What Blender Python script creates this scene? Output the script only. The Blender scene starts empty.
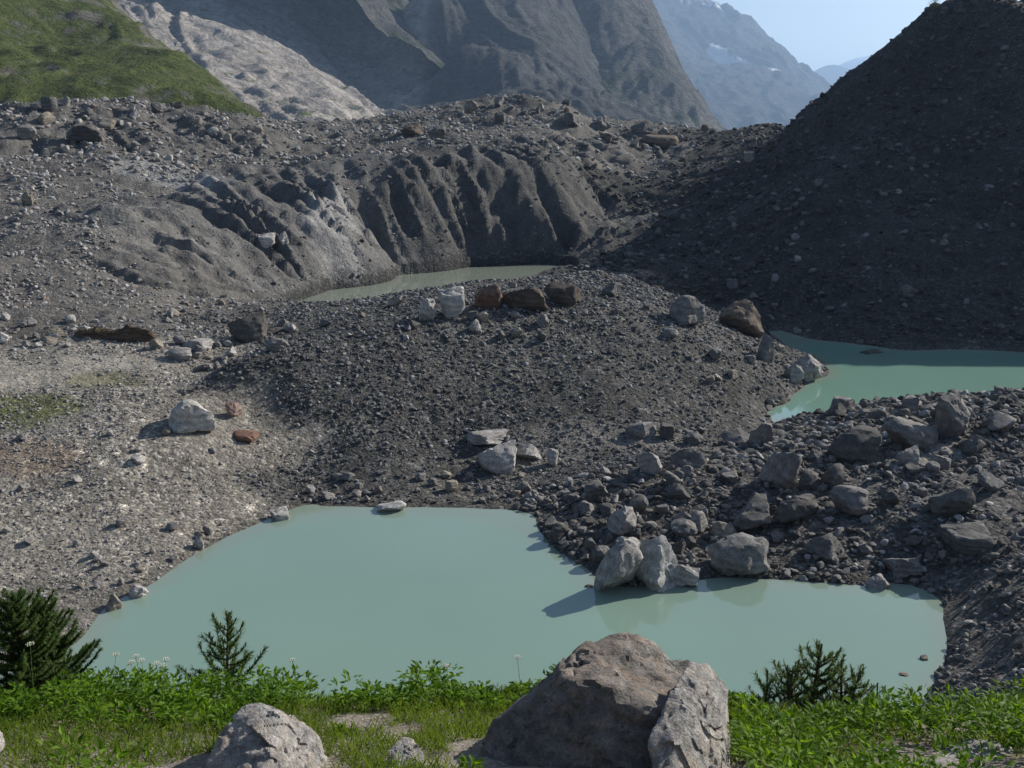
import bpy, bmesh, math, random
import numpy as np
from mathutils import Vector

R = math.radians
sc = bpy.context.scene
COL = sc.collection

# ------------------------------------------------------------------ camera, sky, sun
CAM_H, PITCH, FPX = 30.0, R(14.2), 1004.0
cam_d = bpy.data.cameras.new('camera'); cam = bpy.data.objects.new('camera', cam_d); COL.objects.link(cam)
cam.location = (0, 0, CAM_H); cam.rotation_euler = (R(90) - PITCH, 0, 0)
cam_d.sensor_width = 36.0; cam_d.lens = FPX * 36.0 / 1024.0
cam_d.clip_start = 0.1; cam_d.clip_end = 60000
sc.camera = cam

SUN_AZ, SUN_EL = R(56), R(28)            # azimuth measured clockwise from the viewing direction
sun_dir = Vector((math.sin(SUN_AZ) * math.cos(SUN_EL), math.cos(SUN_AZ) * math.cos(SUN_EL), math.sin(SUN_EL)))
world = bpy.data.worlds.new('World'); sc.world = world; world.use_nodes = True
wn = world.node_tree.nodes; wl = world.node_tree.links; wn.clear()
sky = wn.new('ShaderNodeTexSky'); sky.sky_type = 'NISHITA'; sky.sun_disc = False
sky.sun_elevation = SUN_EL; sky.sun_rotation = SUN_AZ; sky.altitude = 2000; sky.dust_density = 4.0
bg = wn.new('ShaderNodeBackground'); bg.inputs['Strength'].default_value = 0.084
wo = wn.new('ShaderNodeOutputWorld')
wl.new(sky.outputs[0], bg.inputs[0]); wl.new(bg.outputs[0], wo.inputs[0])

sun_l = bpy.data.lights.new('sun', 'SUN'); sun_o = bpy.data.objects.new('sun', sun_l); COL.objects.link(sun_o)
sun_l.energy = 5.0; sun_l.angle = R(0.5); sun_l.color = (1.0, 0.94, 0.85)
sun_o.location = (200, 100, 300); sun_o.rotation_euler = sun_dir.to_track_quat('Z', 'Y').to_euler()

sc.view_settings.view_transform = 'Standard'; sc.view_settings.look = 'None'
sc.view_settings.exposure = 0.5; sc.view_settings.gamma = 1.0; sc.view_settings.use_curve_mapping = False
sc.render.engine = 'CYCLES'
sc.cycles.max_bounces = 5; sc.cycles.diffuse_bounces = 2; sc.cycles.glossy_bounces = 2
sc.cycles.transmission_bounces = 3; sc.cycles.volume_bounces = 0; sc.cycles.transparent_max_bounces = 6
sc.cycles.use_denoising = True; sc.cycles.use_adaptive_sampling = False
HAZE_DENSITY = 6.5e-5

# ------------------------------------------------------------------ helpers
rng = np.random.default_rng(11)
CP, SP = math.cos(PITCH), math.sin(PITCH)

def ray(px, py):
    u = (px - 512.0) / FPX; v = (384.0 - py) / FPX
    return np.array((u, CP + v * SP, v * CP - SP))
def P(px, py, Y):
    "world point that stands Y metres ahead on the line of sight through a pixel"
    d = ray(px, py); t = Y / d[1]
    return np.array((d[0] * t, Y, CAM_H + d[2] * t))
def PZ(px, py, z=0.0):
    d = ray(px, py); t = (z - CAM_H) / d[2]
    return np.array((d[0] * t, d[1] * t, z))

def _h(ix, iy, iz, seed):
    n = (ix.astype(np.int64) * 374761393 + iy.astype(np.int64) * 668265263 + iz.astype(np.int64) * 2147483647 // 7 * 3 + iz.astype(np.int64) * 1274126177 + seed * 974634599) & 0xFFFFFFFF
    n = ((n ^ (n >> 13)) * 1274126177) & 0xFFFFFFFF
    n = ((n ^ (n >> 16)) * 2246822519) & 0xFFFFFFFF
    return ((n ^ (n >> 15)) & 0xFFFFFF) / float(0xFFFFFF)
def noise2(x, y, seed=0):
    ix = np.floor(x); iy = np.floor(y); fx = x - ix; fy = y - iy
    fx = fx * fx * fx * (fx * (fx * 6 - 15) + 10); fy = fy * fy * fy * (fy * (fy * 6 - 15) + 10)
    z = np.zeros_like(ix)
    a = _h(ix, iy, z, seed); b = _h(ix + 1, iy, z, seed); c = _h(ix, iy + 1, z, seed); d = _h(ix + 1, iy + 1, z, seed)
    return (a + (b - a) * fx + (c - a) * fy + (a - b - c + d) * fx * fy) * 2 - 1
def noise3(p, seed=0):
    i = np.floor(p); f = p - i; f = f * f * (3 - 2 * f)
    r = 0
    for dx in (0, 1):
        for dy in (0, 1):
            for dz in (0, 1):
                w = (f[:, 0] if dx else 1 - f[:, 0]) * (f[:, 1] if dy else 1 - f[:, 1]) * (f[:, 2] if dz else 1 - f[:, 2])
                r = r + w * _h(i[:, 0] + dx, i[:, 1] + dy, i[:, 2] + dz, seed)
    return r * 2 - 1
def fbm2(x, y, octv=5, seed=0, gain=0.5, ridged=False):
    r = 0; a = 1.0; tot = 0
    c, s = math.cos(0.6), math.sin(0.6)
    for k in range(octv):
        n = noise2(x, y, seed + k * 17)
        if ridged: n = 1 - 2 * np.abs(n)
        r = r + a * n; tot += a; a *= gain
        x, y = (c * x - s * y) * 2.03 + 7.1, (s * x + c * y) * 2.03 - 3.7
    return r / tot
def fbm3(p, octv=4, seed=0, gain=0.5):
    r = 0; a = 1.0; tot = 0
    for k in range(octv):
        r = r + a * noise3(p, seed + 31 * k); tot += a; a *= gain; p = p * 2.07 + 5.3
    return r / tot
def smooth(a, b, x):
    t = np.clip((x - a) / (b - a), 0, 1); return t * t * (3 - 2 * t)

class RBF:
    "multiquadric height field through spot heights"
    def __init__(self, pts, c, lam=0.02):
        p = np.array(pts, float); self.xy = p[:, :2]; self.c = c
        d = np.sqrt(((self.xy[:, None] - self.xy[None]) ** 2).sum(-1) + c * c)
        n = len(p); A = np.zeros((n + 3, n + 3))
        A[:n, :n] = d - lam * np.eye(n) * c; A[:n, n] = 1; A[:n, n + 1:] = self.xy
        A[n, :n] = 1; A[n + 1:, :n] = self.xy.T
        b = np.zeros(n + 3); b[:n] = p[:, 2]
        self.w = np.linalg.lstsq(A, b, rcond=None)[0]
    def __call__(self, x, y):
        out = np.empty(x.size); xf = x.ravel(); yf = y.ravel(); n = len(self.xy)
        for i in range(0, xf.size, 20000):
            s = slice(i, i + 20000)
            d = np.sqrt((xf[s, None] - self.xy[None, :, 0]) ** 2 + (yf[s, None] - self.xy[None, :, 1]) ** 2 + self.c ** 2)
            out[s] = d @ self.w[:n] + self.w[n] + self.w[n + 1] * xf[s] + self.w[n + 2] * yf[s]
        return out.reshape(x.shape)

def mesh_np(name, verts, faces, smooth_sh=True):
    "faces: int array (n, 3) or (n, 4)"
    verts = np.asarray(verts, np.float32); faces = np.asarray(faces, np.int32)
    me = bpy.data.meshes.new(name); nf, k = faces.shape
    me.vertices.add(len(verts)); me.vertices.foreach_set('co', verts.ravel())
    me.loops.add(nf * k); me.loops.foreach_set('vertex_index', faces.ravel())
    me.polygons.add(nf); me.polygons.foreach_set('loop_start', np.arange(0, nf * k, k, dtype=np.int32))
    me.polygons.foreach_set('loop_total', np.full(nf, k, np.int32))
    me.polygons.foreach_set('use_smooth', np.full(nf, smooth_sh))
    me.update(calc_edges=True); me.validate()
    return me
def vcol(me, col, name='tint'):
    a = me.color_attributes.new(name, 'FLOAT_COLOR', 'POINT')
    c = np.ones((len(me.vertices), 4), np.float32); c[:, :col.shape[1]] = col; a.data.foreach_set('color', c.ravel())
def link(name, me, mat=None, parent=None):
    o = bpy.data.objects.new(name, me); COL.objects.link(o)
    if mat is not None and me is not None and len(me.materials) == 0: me.materials.append(mat)
    if parent is not None: o.parent = parent
    return o
def tag(o, label=None, cat=None, group=None, kind=None):
    if label: o['label'] = label
    if cat: o['category'] = cat
    if group: o['group'] = group
    if kind: o['kind'] = kind
    return o

# ------------------------------------------------------------------ materials
class NT:
    def __init__(self, name):
        self.m = bpy.data.materials.new(name); self.m.use_nodes = True
        self.n = self.m.node_tree.nodes; self.l = self.m.node_tree.links; self.n.clear()
        self.out = self.n.new('ShaderNodeOutputMaterial')
    def node(self, t, ins=None, **kw):
        nd = self.n.new(t)
        for k, v in kw.items(): setattr(nd, k, v)
        for k, v in (ins or {}).items(): self.set(nd.inputs[k], v)
        return nd
    def set(self, sock, v):
        if isinstance(v, bpy.types.NodeSocket): self.l.new(v, sock)
        elif isinstance(v, (tuple, list)) and len(v) == 3 and sock.type == 'RGBA': sock.default_value = (*v, 1)
        else: sock.default_value = v
    def noise(self, vec, scale, detail=6, rough=0.6, dist=0.0):
        return self.node('ShaderNodeTexNoise', {'Vector': vec, 'Scale': scale, 'Detail': detail, 'Roughness': rough, 'Distortion': dist}).outputs['Fac']
    def ramp(self, fac, stops, interp='LINEAR'):
        nd = self.node('ShaderNodeValToRGB', {'Fac': fac}); cr = nd.color_ramp; cr.interpolation = interp
        while len(cr.elements) < len(stops): cr.elements.new(0.5)
        for e, (p, c) in zip(cr.elements, stops):
            e.position = p; e.color = (c, c, c, 1) if isinstance(c, (int, float)) else (*c, 1)
        return nd.outputs['Color']
    def mix(self, fac, a, b, mode='MIX'):
        nd = self.node('ShaderNodeMix', data_type='RGBA', blend_type=mode)
        self.set(nd.inputs[0], fac); self.set(nd.inputs[6], a); self.set(nd.inputs[7], b)
        return nd.outputs[2]
    def math(self, op, a, b=0.0):
        nd = self.node('ShaderNodeMath', operation=op); self.set(nd.inputs[0], a); self.set(nd.inputs[1], b); return nd.outputs[0]
    def bump(self, h, strength, dist, normal=None):
        nd = self.node('ShaderNodeBump', {'Height': h, 'Strength': strength, 'Distance': dist})
        if normal is not None: self.l.new(normal, nd.inputs['Normal'])
        return nd.outputs[0]
    def bsdf(self, col, rough=0.9, normal=None, spec=0.25):
        b = self.node('ShaderNodeBsdfPrincipled', {'Base Color': col, 'Roughness': rough, 'Specular IOR Level': spec})
        if normal is not None: self.l.new(normal, b.inputs['Normal'])
        return b.outputs[0]
    def finish(self, sh):
        self.l.new(sh, self.out.inputs['Surface']); return self.m

def mat_debris():
    t = NT('moraine_debris'); pos = t.node('ShaderNodeNewGeometry').outputs['Position']
    tint = t.node('ShaderNodeVertexColor', layer_name='tint').outputs[0]
    big = t.noise(pos, 0.045, 5, 0.62); mid = t.noise(pos, 0.35, 6, 0.7); fine = t.noise(pos, 3.2, 5, 0.75)
    v = t.node('ShaderNodeTexVoronoi', {'Vector': pos, 'Scale': 3.6, 'Randomness': 1.0})
    cell = t.node('ShaderNodeSeparateColor', {'Color': v.outputs['Color']}).outputs[0]
    v2 = t.node('ShaderNodeTexVoronoi', {'Vector': pos, 'Scale': 1.5, 'Randomness': 1.0})
    cell2 = t.node('ShaderNodeSeparateColor', {'Color': v2.outputs['Color']}).outputs[1]
    f = t.ramp(big, [(0.3, 0.72), (0.7, 1.22)])
    f = t.mix(1.0, f, t.ramp(mid, [(0.25, 0.62), (0.75, 1.35)]), 'MULTIPLY')
    f = t.mix(1.0, f, t.ramp(fine, [(0.25, 0.6), (0.75, 1.4)]), 'MULTIPLY')
    silt = t.node('ShaderNodeVertexColor', layer_name='silt').outputs[0]; f0 = f
    f = t.mix(1.0, f, t.ramp(cell, [(0.0, 0.6), (0.6, 0.95), (0.85, 1.25), (1.0, 2.1)]), 'MULTIPLY')
    f = t.mix(1.0, f, t.ramp(cell2, [(0.0, 0.75), (0.85, 1.05), (1.0, 1.5)]), 'MULTIPLY')
    col = t.mix(1.0, tint, t.mix(silt, f, f0), 'MULTIPLY')
    h = t.math('ADD', t.math('MULTIPLY', v.outputs['Distance'], -0.5), t.math('MULTIPLY', fine, 0.8))
    h = t.math('ADD', h, t.math('MULTIPLY', v2.outputs['Distance'], -0.9))
    return t.finish(t.bsdf(col, 0.95, t.bump(h, t.math('SUBTRACT', 0.9, t.math('MULTIPLY', silt, 0.35)), 0.28), 0.15))
def rock_color_nodes(t, base, scale=1.0):
    co = t.node('ShaderNodeTexCoord').outputs['Object']
    a = t.noise(co, 1.3 * scale, 6, 0.65, 0.6); b = t.noise(co, 6.0 * scale, 6, 0.72); c = t.noise(co, 24.0 * scale, 4, 0.75)
    wv = t.node('ShaderNodeTexWave', {'Vector': co, 'Scale': 1.6 * scale, 'Distortion': 7.0, 'Detail': 4.0, 'Detail Roughness': 0.65}, bands_direction='Z').outputs['Fac']
    f = t.ramp(a, [(0.3, 0.68), (0.7, 1.3)])
    f = t.mix(1.0, f, t.ramp(b, [(0.3, 0.62), (0.7, 1.32)]), 'MULTIPLY')
    f = t.mix(1.0, f, t.ramp(c, [(0.3, 0.7), (0.7, 1.25)]), 'MULTIPLY')
    f = t.mix(0.5, f, t.mix(1.0, f, t.ramp(wv, [(0.0, 0.7), (1.0, 1.25)]), 'MULTIPLY'))
    col = t.mix(1.0, base, f, 'MULTIPLY')
    h = t.math('ADD', t.math('MULTIPLY', b, 0.7), t.math('ADD', t.math('MULTIPLY', c, 0.3), t.math('MULTIPLY', wv, 0.25)))
    return co, col, h
def mat_boulder():
    t = NT('boulder_rock'); base = t.node('ShaderNodeObjectInfo').outputs['Color']
    co, col, h = rock_color_nodes(t, base, 1.0)
    rust = t.ramp(t.noise(co, 2.2, 5, 0.6, 1.0), [(0.6, 0.0), (0.74, 0.45)])
    col = t.mix(rust, col, t.mix(1.0, base, (1.15, 0.82, 0.6), 'MULTIPLY'))
    return t.finish(t.bsdf(col, 0.88, t.bump(h, 0.7, 0.12), 0.25))
def mat_rubble(name, stops):
    t = NT(name); rnd = t.node('ShaderNodeObjectInfo').outputs['Random']
    base = t.ramp(rnd, stops, 'CONSTANT' if len(stops) > 7 else 'LINEAR')
    co = t.node('ShaderNodeTexCoord').outputs['Object']
    f = t.ramp(t.noise(co, 2.6, 5, 0.7), [(0.25, 0.65), (0.75, 1.35)])
    return t.finish(t.bsdf(t.mix(1.0, base, f, 'MULTIPLY'), 0.92, None, 0.2))
def mat_hero(name, base, tan, dark):
    t = NT(name); co, col, h = rock_color_nodes(t, base, 1.7)
    m1 = t.ramp(t.noise(co, 2.4, 6, 0.68, 0.8), [(0.46, 0.0), (0.62, 1.0)])
    col = t.mix(t.math('MULTIPLY', m1, 0.65), col, t.mix(1.0, col, tan, 'MULTIPLY'))
    lich = t.ramp(t.noise(co, 5.5, 7, 0.75, 1.2), [(0.57, 0.0), (0.63, 0.85)])
    col = t.mix(lich, col, dark)
    pale = t.ramp(t.noise(co, 3.3, 7, 0.7, 0.4), [(0.6, 0.0), (0.7, 0.45)])
    col = t.mix(pale, col, (0.42, 0.41, 0.39))
    fine = t.noise(co, 55.0, 4, 0.7)
    crk = t.node('ShaderNodeTexVoronoi', {'Vector': co, 'Scale': 4.5}, feature='DISTANCE_TO_EDGE').outputs['Distance']
    hh = t.math('ADD', h, t.math('ADD', t.math('MULTIPLY', fine, 0.25), t.math('MULTIPLY', t.ramp(crk, [(0.0, 0.0), (0.06, 1.0)]), 0.12)))
    return t.finish(t.bsdf(col, 0.86, t.bump(hh, 0.85, 0.05), 0.3))
def mat_water():
    t = NT('glacial_milk_water'); pos = t.node('ShaderNodeNewGeometry').outputs['Position']
    st = t.node('ShaderNodeMapping', {'Vector': pos, 'Scale': (1.0, 0.6, 1.0)}).outputs[0]
    n = t.noise(st, 1.2, 3, 0.5); sw = t.noise(pos, 0.05, 3, 0.5)
    tint = t.node('ShaderNodeVertexColor', layer_name='tint').outputs[0]
    col = t.mix(1.0, tint, t.ramp(sw, [(0.3, 0.95), (0.7, 1.05)]), 'MULTIPLY')
    return t.finish(t.bsdf(col, 0.06, t.bump(n, 0.06, 0.02), 0.5))
def mat_soil():
    t = NT('path_soil'); pos = t.node('ShaderNodeNewGeometry').outputs['Position']
    a = t.noise(pos, 1.6, 6, 0.65); b = t.noise(pos, 11, 6, 0.75); c = t.noise(pos, 60, 4, 0.75)
    v = t.node('ShaderNodeTexVoronoi', {'Vector': pos, 'Scale': 34.0})
    cell = t.node('ShaderNodeSeparateColor', {'Color': v.outputs['Color']}).outputs[0]
    col = t.ramp(a, [(0.25, (0.13, 0.10, 0.07)), (0.5, (0.24, 0.21, 0.17)), (0.75, (0.31, 0.285, 0.24))])
    col = t.mix(1.0, col, t.ramp(b, [(0.25, 0.6), (0.75, 1.35)]), 'MULTIPLY')
    col = t.mix(1.0, col, t.ramp(cell, [(0.0, 0.7), (0.8, 1.05), (1.0, 1.6)]), 'MULTIPLY')
    h = t.math('ADD', t.math('MULTIPLY', v.outputs['Distance'], -0.6), t.math('ADD', b, t.math('MULTIPLY', c, 0.4)))
    return t.finish(t.bsdf(col, 0.95, t.bump(h, 0.8, 0.03), 0.15))
def mat_mountain(name, rock_lo, rock_hi, scale, green=None, green_lo=0.5, green_hi=0.62, steep=(0.55, 0.8)):
    t = NT(name); geo = t.node('ShaderNodeNewGeometry'); pos = geo.outputs['Position']
    tint = t.node('ShaderNodeVertexColor', layer_name='tint').outputs[0]
    a = t.noise(pos, 0.006 * scale, 7, 0.68, 0.5); b = t.noise(pos, 0.04 * scale, 6, 0.72)
    st = t.node('ShaderNodeMapping', {'Vector': pos, 'Rotation': (0.35, 0.5, 0.2), 'Scale': (1.0, 0.35, 2.2)}).outputs[0]
    s = t.noise(st, 0.02 * scale, 6, 0.7, 1.2)
    col = t.ramp(a, [(0.28, rock_lo), (0.7, rock_hi)])
    col = t.mix(1.0, col, t.ramp(b, [(0.25, 0.6), (0.75, 1.4)]), 'MULTIPLY')
    col = t.mix(1.0, col, t.ramp(s, [(0.3, 0.65), (0.7, 1.3)]), 'MULTIPLY')
    if green is not None:
        nz = t.node('ShaderNodeSeparateXYZ', {'Vector': geo.outputs['Normal']}).outputs[2]
        g = t.math('ADD', t.math('MULTIPLY', t.noise(pos, 0.012 * scale, 6, 0.7), 0.7), t.math('MULTIPLY', t.noise(pos, 0.05 * scale, 5, 0.7), 0.3))
        g = t.math('ADD', g, t.math('MULTIPLY', t.math('SUBTRACT', nz, steep[1]), 0.55))
        gm = t.ramp(g, [(green_lo, 0.0), (green_hi, 1.0)])
        gc = t.mix(1.0, green, t.ramp(t.noise(pos, 0.09 * scale, 6, 0.75), [(0.25, 0.55), (0.75, 1.45)]), 'MULTIPLY')
        col = t.mix(gm, col, gc)
    col = t.mix(1.0, col, tint, 'MULTIPLY')
    sn = t.node('ShaderNodeVertexColor', layer_name='snow').outputs[0]
    col = t.mix(sn, col, (0.82, 0.84, 0.87))
    h = t.math('ADD', t.math('MULTIPLY', b, 0.6), t.math('MULTIPLY', s, 0.8))
    return t.finish(t.bsdf(col, 0.95, t.bump(h, 1.0, 26.0 / scale), 0.1))
def mat_leaf(name, lo, hi, trans=0.4):
    t = NT(name); tint = t.node('ShaderNodeVertexColor', layer_name='tint').outputs[0]
    r = t.node('ShaderNodeSeparateColor', {'Color': tint}).outputs[0]
    col = t.ramp(r, [(0.0, lo), (1.0, hi)])
    d = t.bsdf(col, 0.6, None, 0.2)
    tr = t.node('ShaderNodeBsdfTranslucent', {'Color': t.mix(1.0, col, (1.5, 1.45, 0.7), 'MULTIPLY')}).outputs[0]
    ms = t.node('ShaderNodeMixShader', {0: trans}); t.l.new(d, ms.inputs[1]); t.l.new(tr, ms.inputs[2])
    return t.finish(ms.outputs[0])
def mat_plain(name, col, rough=0.8, scale=30):
    t = NT(name); co = t.node('ShaderNodeTexCoord').outputs['Object']
    return t.finish(t.bsdf(t.mix(1.0, col, t.ramp(t.noise(co, scale, 4, 0.7), [(0.25, 0.7), (0.75, 1.3)]), 'MULTIPLY'), rough))

M_DEBRIS = mat_debris(); M_BOULDER = mat_boulder(); M_WATER = mat_water(); M_SOIL = mat_soil()
G = lambda v, w=0.0: (v * (1 + w), v, v * (1 - 1.3 * w))
M_RUB_L = mat_rubble('pale_gravel_stones', [(0, G(.16, .05)), (.3, G(.21, .06)), (.6, G(.28, .05)), (.82, G(.36, .03)), (.93, (.2, .15, .115)), (1, G(.46, .02))])
M_RUB_D = mat_rubble('dark_moraine_stones', [(0, G(.065, .02)), (.35, G(.10, .02)), (.7, G(.15, .03)), (.9, G(.22, .03)), (1, G(.34, .02))])
M_RUB_B = mat_rubble('grey_bank_stones', [(0, G(.065, .05)), (.35, G(.105, .06)), (.7, G(.155, .06)), (.92, G(.22, .05)), (1, G(.4, .03))])
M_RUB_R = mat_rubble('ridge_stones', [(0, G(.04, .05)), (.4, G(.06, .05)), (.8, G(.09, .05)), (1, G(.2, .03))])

# ------------------------------------------------------------------ moraine terrain: spot heights
Z_SLOPE, Z_MOUND, Z_BANK, Z_DEBRIS, Z_RIDGE, Z_HILL, Z_CLIFF = range(7)
ctl = []; zone = []
def add(z, *pts):
    for p in pts:
        ctl.append(P(*p)); zone.append(z)
def shore(z, *pts):
    for p in pts:
        ctl.append(PZ(*p)); zone.append(z)
def raw(z, *pts):
    for p in pts:
        ctl.append(np.array(p, float)); zone.append(z)
# the near lake
shore(Z_SLOPE, (80, 640), (100, 615), (150, 585), (200, 552), (260, 523), (292, 509))
shore(Z_MOUND, (330, 506), (390, 507), (450, 507), (500, 509))
shore(Z_BANK, (532, 514), (540, 530), (556, 549), (585, 567), (608, 585), (650, 586), (700, 580), (760, 579), (850, 585), (940, 602))
shore(Z_BANK, (945, 640), (934, 680), (915, 712))
nl = [(200, 600), (300, 560), (420, 545), (300, 620), (500, 560), (420, 620), (560, 640), (700, 640), (820, 640), (880, 640), (640, 680), (400, 680), (200, 660)]
for p in nl:
    q = PZ(*p); raw(Z_BANK, (q[0], q[1], -2.6))
# hillside under the viewpoint
for x in (-45, -30, -15, 0, 15, 30, 45):
    raw(Z_HILL, (x, 13, 18.5), (x, 25, 7.0), (x * 0.9, 36, 0.5 + max(0, abs(x) - 20) * 0.12))
raw(Z_SLOPE, (-60, 40, 5), (-50, 55, 3.0), (-75, 60, 6), (-42, 46, 0.3))
raw(Z_HILL, (60, 13, 20), (-65, 13, 20))
raw(Z_BANK, (34, 38, 3.2), (45, 42, 6), (60, 50, 8))
# gravel slope on the left
add(Z_SLOPE, (0, 600, 60), (0, 500, 72), (0, 420, 84), (0, 372, 95), (100, 362, 98), (180, 357, 100), (190, 430, 84), (100, 450, 79), (100, 540, 68), (200, 500, 75.5),
    (265, 440, 86), (250, 400, 92), (215, 372, 98), (-150, 420, 80), (-150, 360, 95), (-150, 520, 66), (60, 585, 62.5))
# central mound
add(Z_MOUND, (300, 482, 82), (345, 492, 80.5), (460, 474, 85), (560, 462, 87), (620, 448, 90), (700, 432, 96), (740, 425, 99),
    (240, 364, 95.5), (330, 346, 101), (420, 328, 106.5), (500, 303, 115), (580, 291, 125), (650, 299, 125), (700, 323, 122), (755, 350, 124),
    (360, 432, 88.5), (440, 400, 95), (300, 400, 91.5), (345, 470, 84), (520, 400, 97), (600, 390, 99), (680, 390, 102), (740, 385, 107), (540, 350, 106),
    (232, 327, 122), (330, 303, 140), (450, 287, 150), (540, 278, 155), (610, 273, 160), (690, 302, 150))
shore(Z_MOUND, (772, 421), (786, 404), (800, 390), (826, 376), (816, 358), (776, 338))
# far-right lake
for p in ((850, 390), (920, 380), (1000, 385), (880, 365), (980, 360), (1080, 380), (840, 352), (806, 403), (793, 410)):
    q = PZ(*p); raw(Z_BANK, (q[0], q[1], -2.6))
shore(Z_BANK, (784, 423), (806, 417), (860, 406), (930, 401), (1030, 398), (1100, 398))
# bank between the lakes
add(Z_BANK, (850, 413, 98), (960, 402, 95), (1030, 400, 94), (640, 475, 79), (700, 500, 75), (770, 450, 88), (860, 480, 77), (800, 520, 71), (720, 540, 69.5), (900, 440, 86),
    (960, 520, 68), (1030, 480, 75), (1000, 600, 56.5), (1030, 640, 49.5), (1030, 690, 44.5), (980, 700, 46.5), (900, 560, 65.5), (1150, 480, 72), (1150, 600, 52), (580, 500, 76.5))
# back lake and the cliffs round it
shore(Z_CLIFF, (282, 309), (330, 290), (400, 275), (470, 267), (535, 264.5))
for p in ((330, 297), (400, 285), (470, 278), (520, 274), (360, 300), (440, 290), (500, 284)):
    q = PZ(*p); raw(Z_CLIFF, (q[0], q[1], -2.4))
add(Z_CLIFF, (230, 270, 170), (220, 235, 187), (300, 265, 191), (250, 200, 208), (330, 200, 221), (400, 175, 237), (480, 168, 251), (560, 180, 254), (600, 222, 254),
    (400, 225, 224), (470, 218, 237), (540, 222, 240), (350, 245, 206), (180, 220, 182), (300, 225, 205), (570, 245, 238))
# debris-covered glacier
add(Z_DEBRIS, (0, 330, 106), (100, 325, 110), (200, 334, 113), (0, 300, 120), (110, 298, 124), (180, 300, 135), (0, 250, 150), (120, 250, 155), (0, 200, 190), (120, 190, 205),
    (150, 155, 245), (0, 150, 235), (250, 160, 260), (0, 106, 285), (100, 103, 290), (160, 110, 294), (230, 117, 300), (290, 129, 315), (350, 134, 315), (410, 121, 330),
    (470, 108, 345), (520, 99, 362), (560, 108, 365), (600, 124, 352), (650, 130, 380), (700, 136, 365), (350, 160, 268), (450, 138, 284), (560, 140, 292), (620, 168, 290),
    (-200, 106, 270), (-200, 200, 170), (-200, 300, 110), (520, 120, 325), (400, 140, 288), (660, 160, 310), (600, 150, 305))
for x in (-330, -220, -120, -40, 40, 120): raw(Z_DEBRIS, (x, 470, 16))
# rubble spur and the tall moraine ridge on the right
add(Z_RIDGE, (605, 262, 216), (650, 240, 220), (690, 218, 230), (700, 170, 280), (720, 150, 300), (740, 132, 328), (775, 124, 328), (640, 200, 265), (690, 260, 195), (620, 255, 190))
shore(Z_RIDGE, (770, 330), (830, 341), (900, 350), (1024, 352), (1100, 352))
add(Z_RIDGE, (700, 300, 165), (800, 250, 178), (900, 250, 166), (1000, 250, 162), (800, 180, 212), (900, 150, 196), (1000, 150, 188), (960, 70, 212), (740, 220, 205),
    (935, 3, 228), (870, 58, 240), (835, 88, 250), (800, 115, 262), (965, -6, 224), (1000, 2, 218), (1040, 26, 208), (870, 110, 222), (780, 140, 262))
raw(Z_RIDGE, (121, 184, 51.5), (140, 181, 50), (164, 179, 49), (200, 177, 46), (115, 165, 25), (150, 156, 23), (180, 152, 19), (132, 213, 44), (152, 222, 38), (130, 240, 38),
    (160, 240, 24), (115, 262, 38), (140, 280, 22), (95, 300, 27), (120, 330, 14), (80, 345, 27), (110, 400, 6), (200, 300, 6), (230, 200, 25), (60, 400, 18), (240, 380, 0), (190, 430, 0))
ctl = np.array(ctl); zone = np.array(zone)
rbf = RBF(ctl, 2.5, 0.01)

NU, NV = 640, 640
Y0, Y1 = 11.0, 450.0
def halfw(y): return 40 + 0.75 * y
vrow = np.linspace(0, 1, NV); yrow = Y0 * (Y1 / Y0) ** vrow
ucol = np.linspace(-1, 1, NU)
YY = np.repeat(yrow[:, None], NU, 1); XX = ucol[None, :] * halfw(yrow)[:, None]
HH = rbf(XX, YY)
# zone map: the nearest spot height decides, edges roughened
ZN = np.empty(XX.size, np.int8)
wx = (XX + 3.0 * fbm2(XX * 0.08, YY * 0.08, 3, 5)).ravel(); wy = (YY + 3.0 * fbm2(XX * 0.08 + 9, YY * 0.08, 3, 6)).ravel()
for i in range(0, XX.size, 20000):
    s = slice(i, i + 20000)
    ZN[s] = zone[np.argmin((wx[s, None] - ctl[None, :, 0]) ** 2 + (wy[s, None] - ctl[None, :, 1]) ** 2, 1)]
ZN = ZN.reshape(XX.shape)
def zmask(*zs):
    m = np.isin(ZN, zs).astype(float)
    for _ in range(6):
        m[1:-1] = (m[:-2] + 2 * m[1:-1] + m[2:]) / 4; m[:, 1:-1] = (m[:, :-2] + 2 * m[:, 1:-1] + m[:, 2:]) / 4
    return m
mS, mM, mB, mD, mR, mC = zmask(Z_SLOPE), zmask(Z_MOUND), zmask(Z_BANK), zmask(Z_DEBRIS), zmask(Z_RIDGE), zmask(Z_CLIFF)
base = HH.copy()
damp = 0.12 + 0.88 * smooth(0.1, 2.2, np.abs(base))
lump = fbm2(XX * 0.055, YY * 0.055, 4, 21); mid = fbm2(XX * 0.22, YY * 0.22, 4, 33); fine = fbm2(XX * 0.9, YY * 0.9, 3, 44)
rid = fbm2(XX * 0.075, YY * 0.06, 5, 55, ridged=True)
HH = base + damp * (lump * (0.5 * mM + 0.35 * mS + 0.8 * mB + 1.7 * mD + 0.9 * mR + 1.8 * mC) + mid * (0.35 * mM + 0.22 * mS + 0.7 * mB + 0.6 * mD + 0.5 * mR + 0.9 * mC)
                    + fine * (0.14 * mM + 0.10 * mS + 0.22 * mB + 0.2 * mD + 0.2 * mR + 0.3 * mC) + rid * (1.5 * mD * smooth(215, 260, YY) + 0.4 * mD + 0.3 * mR))
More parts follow.
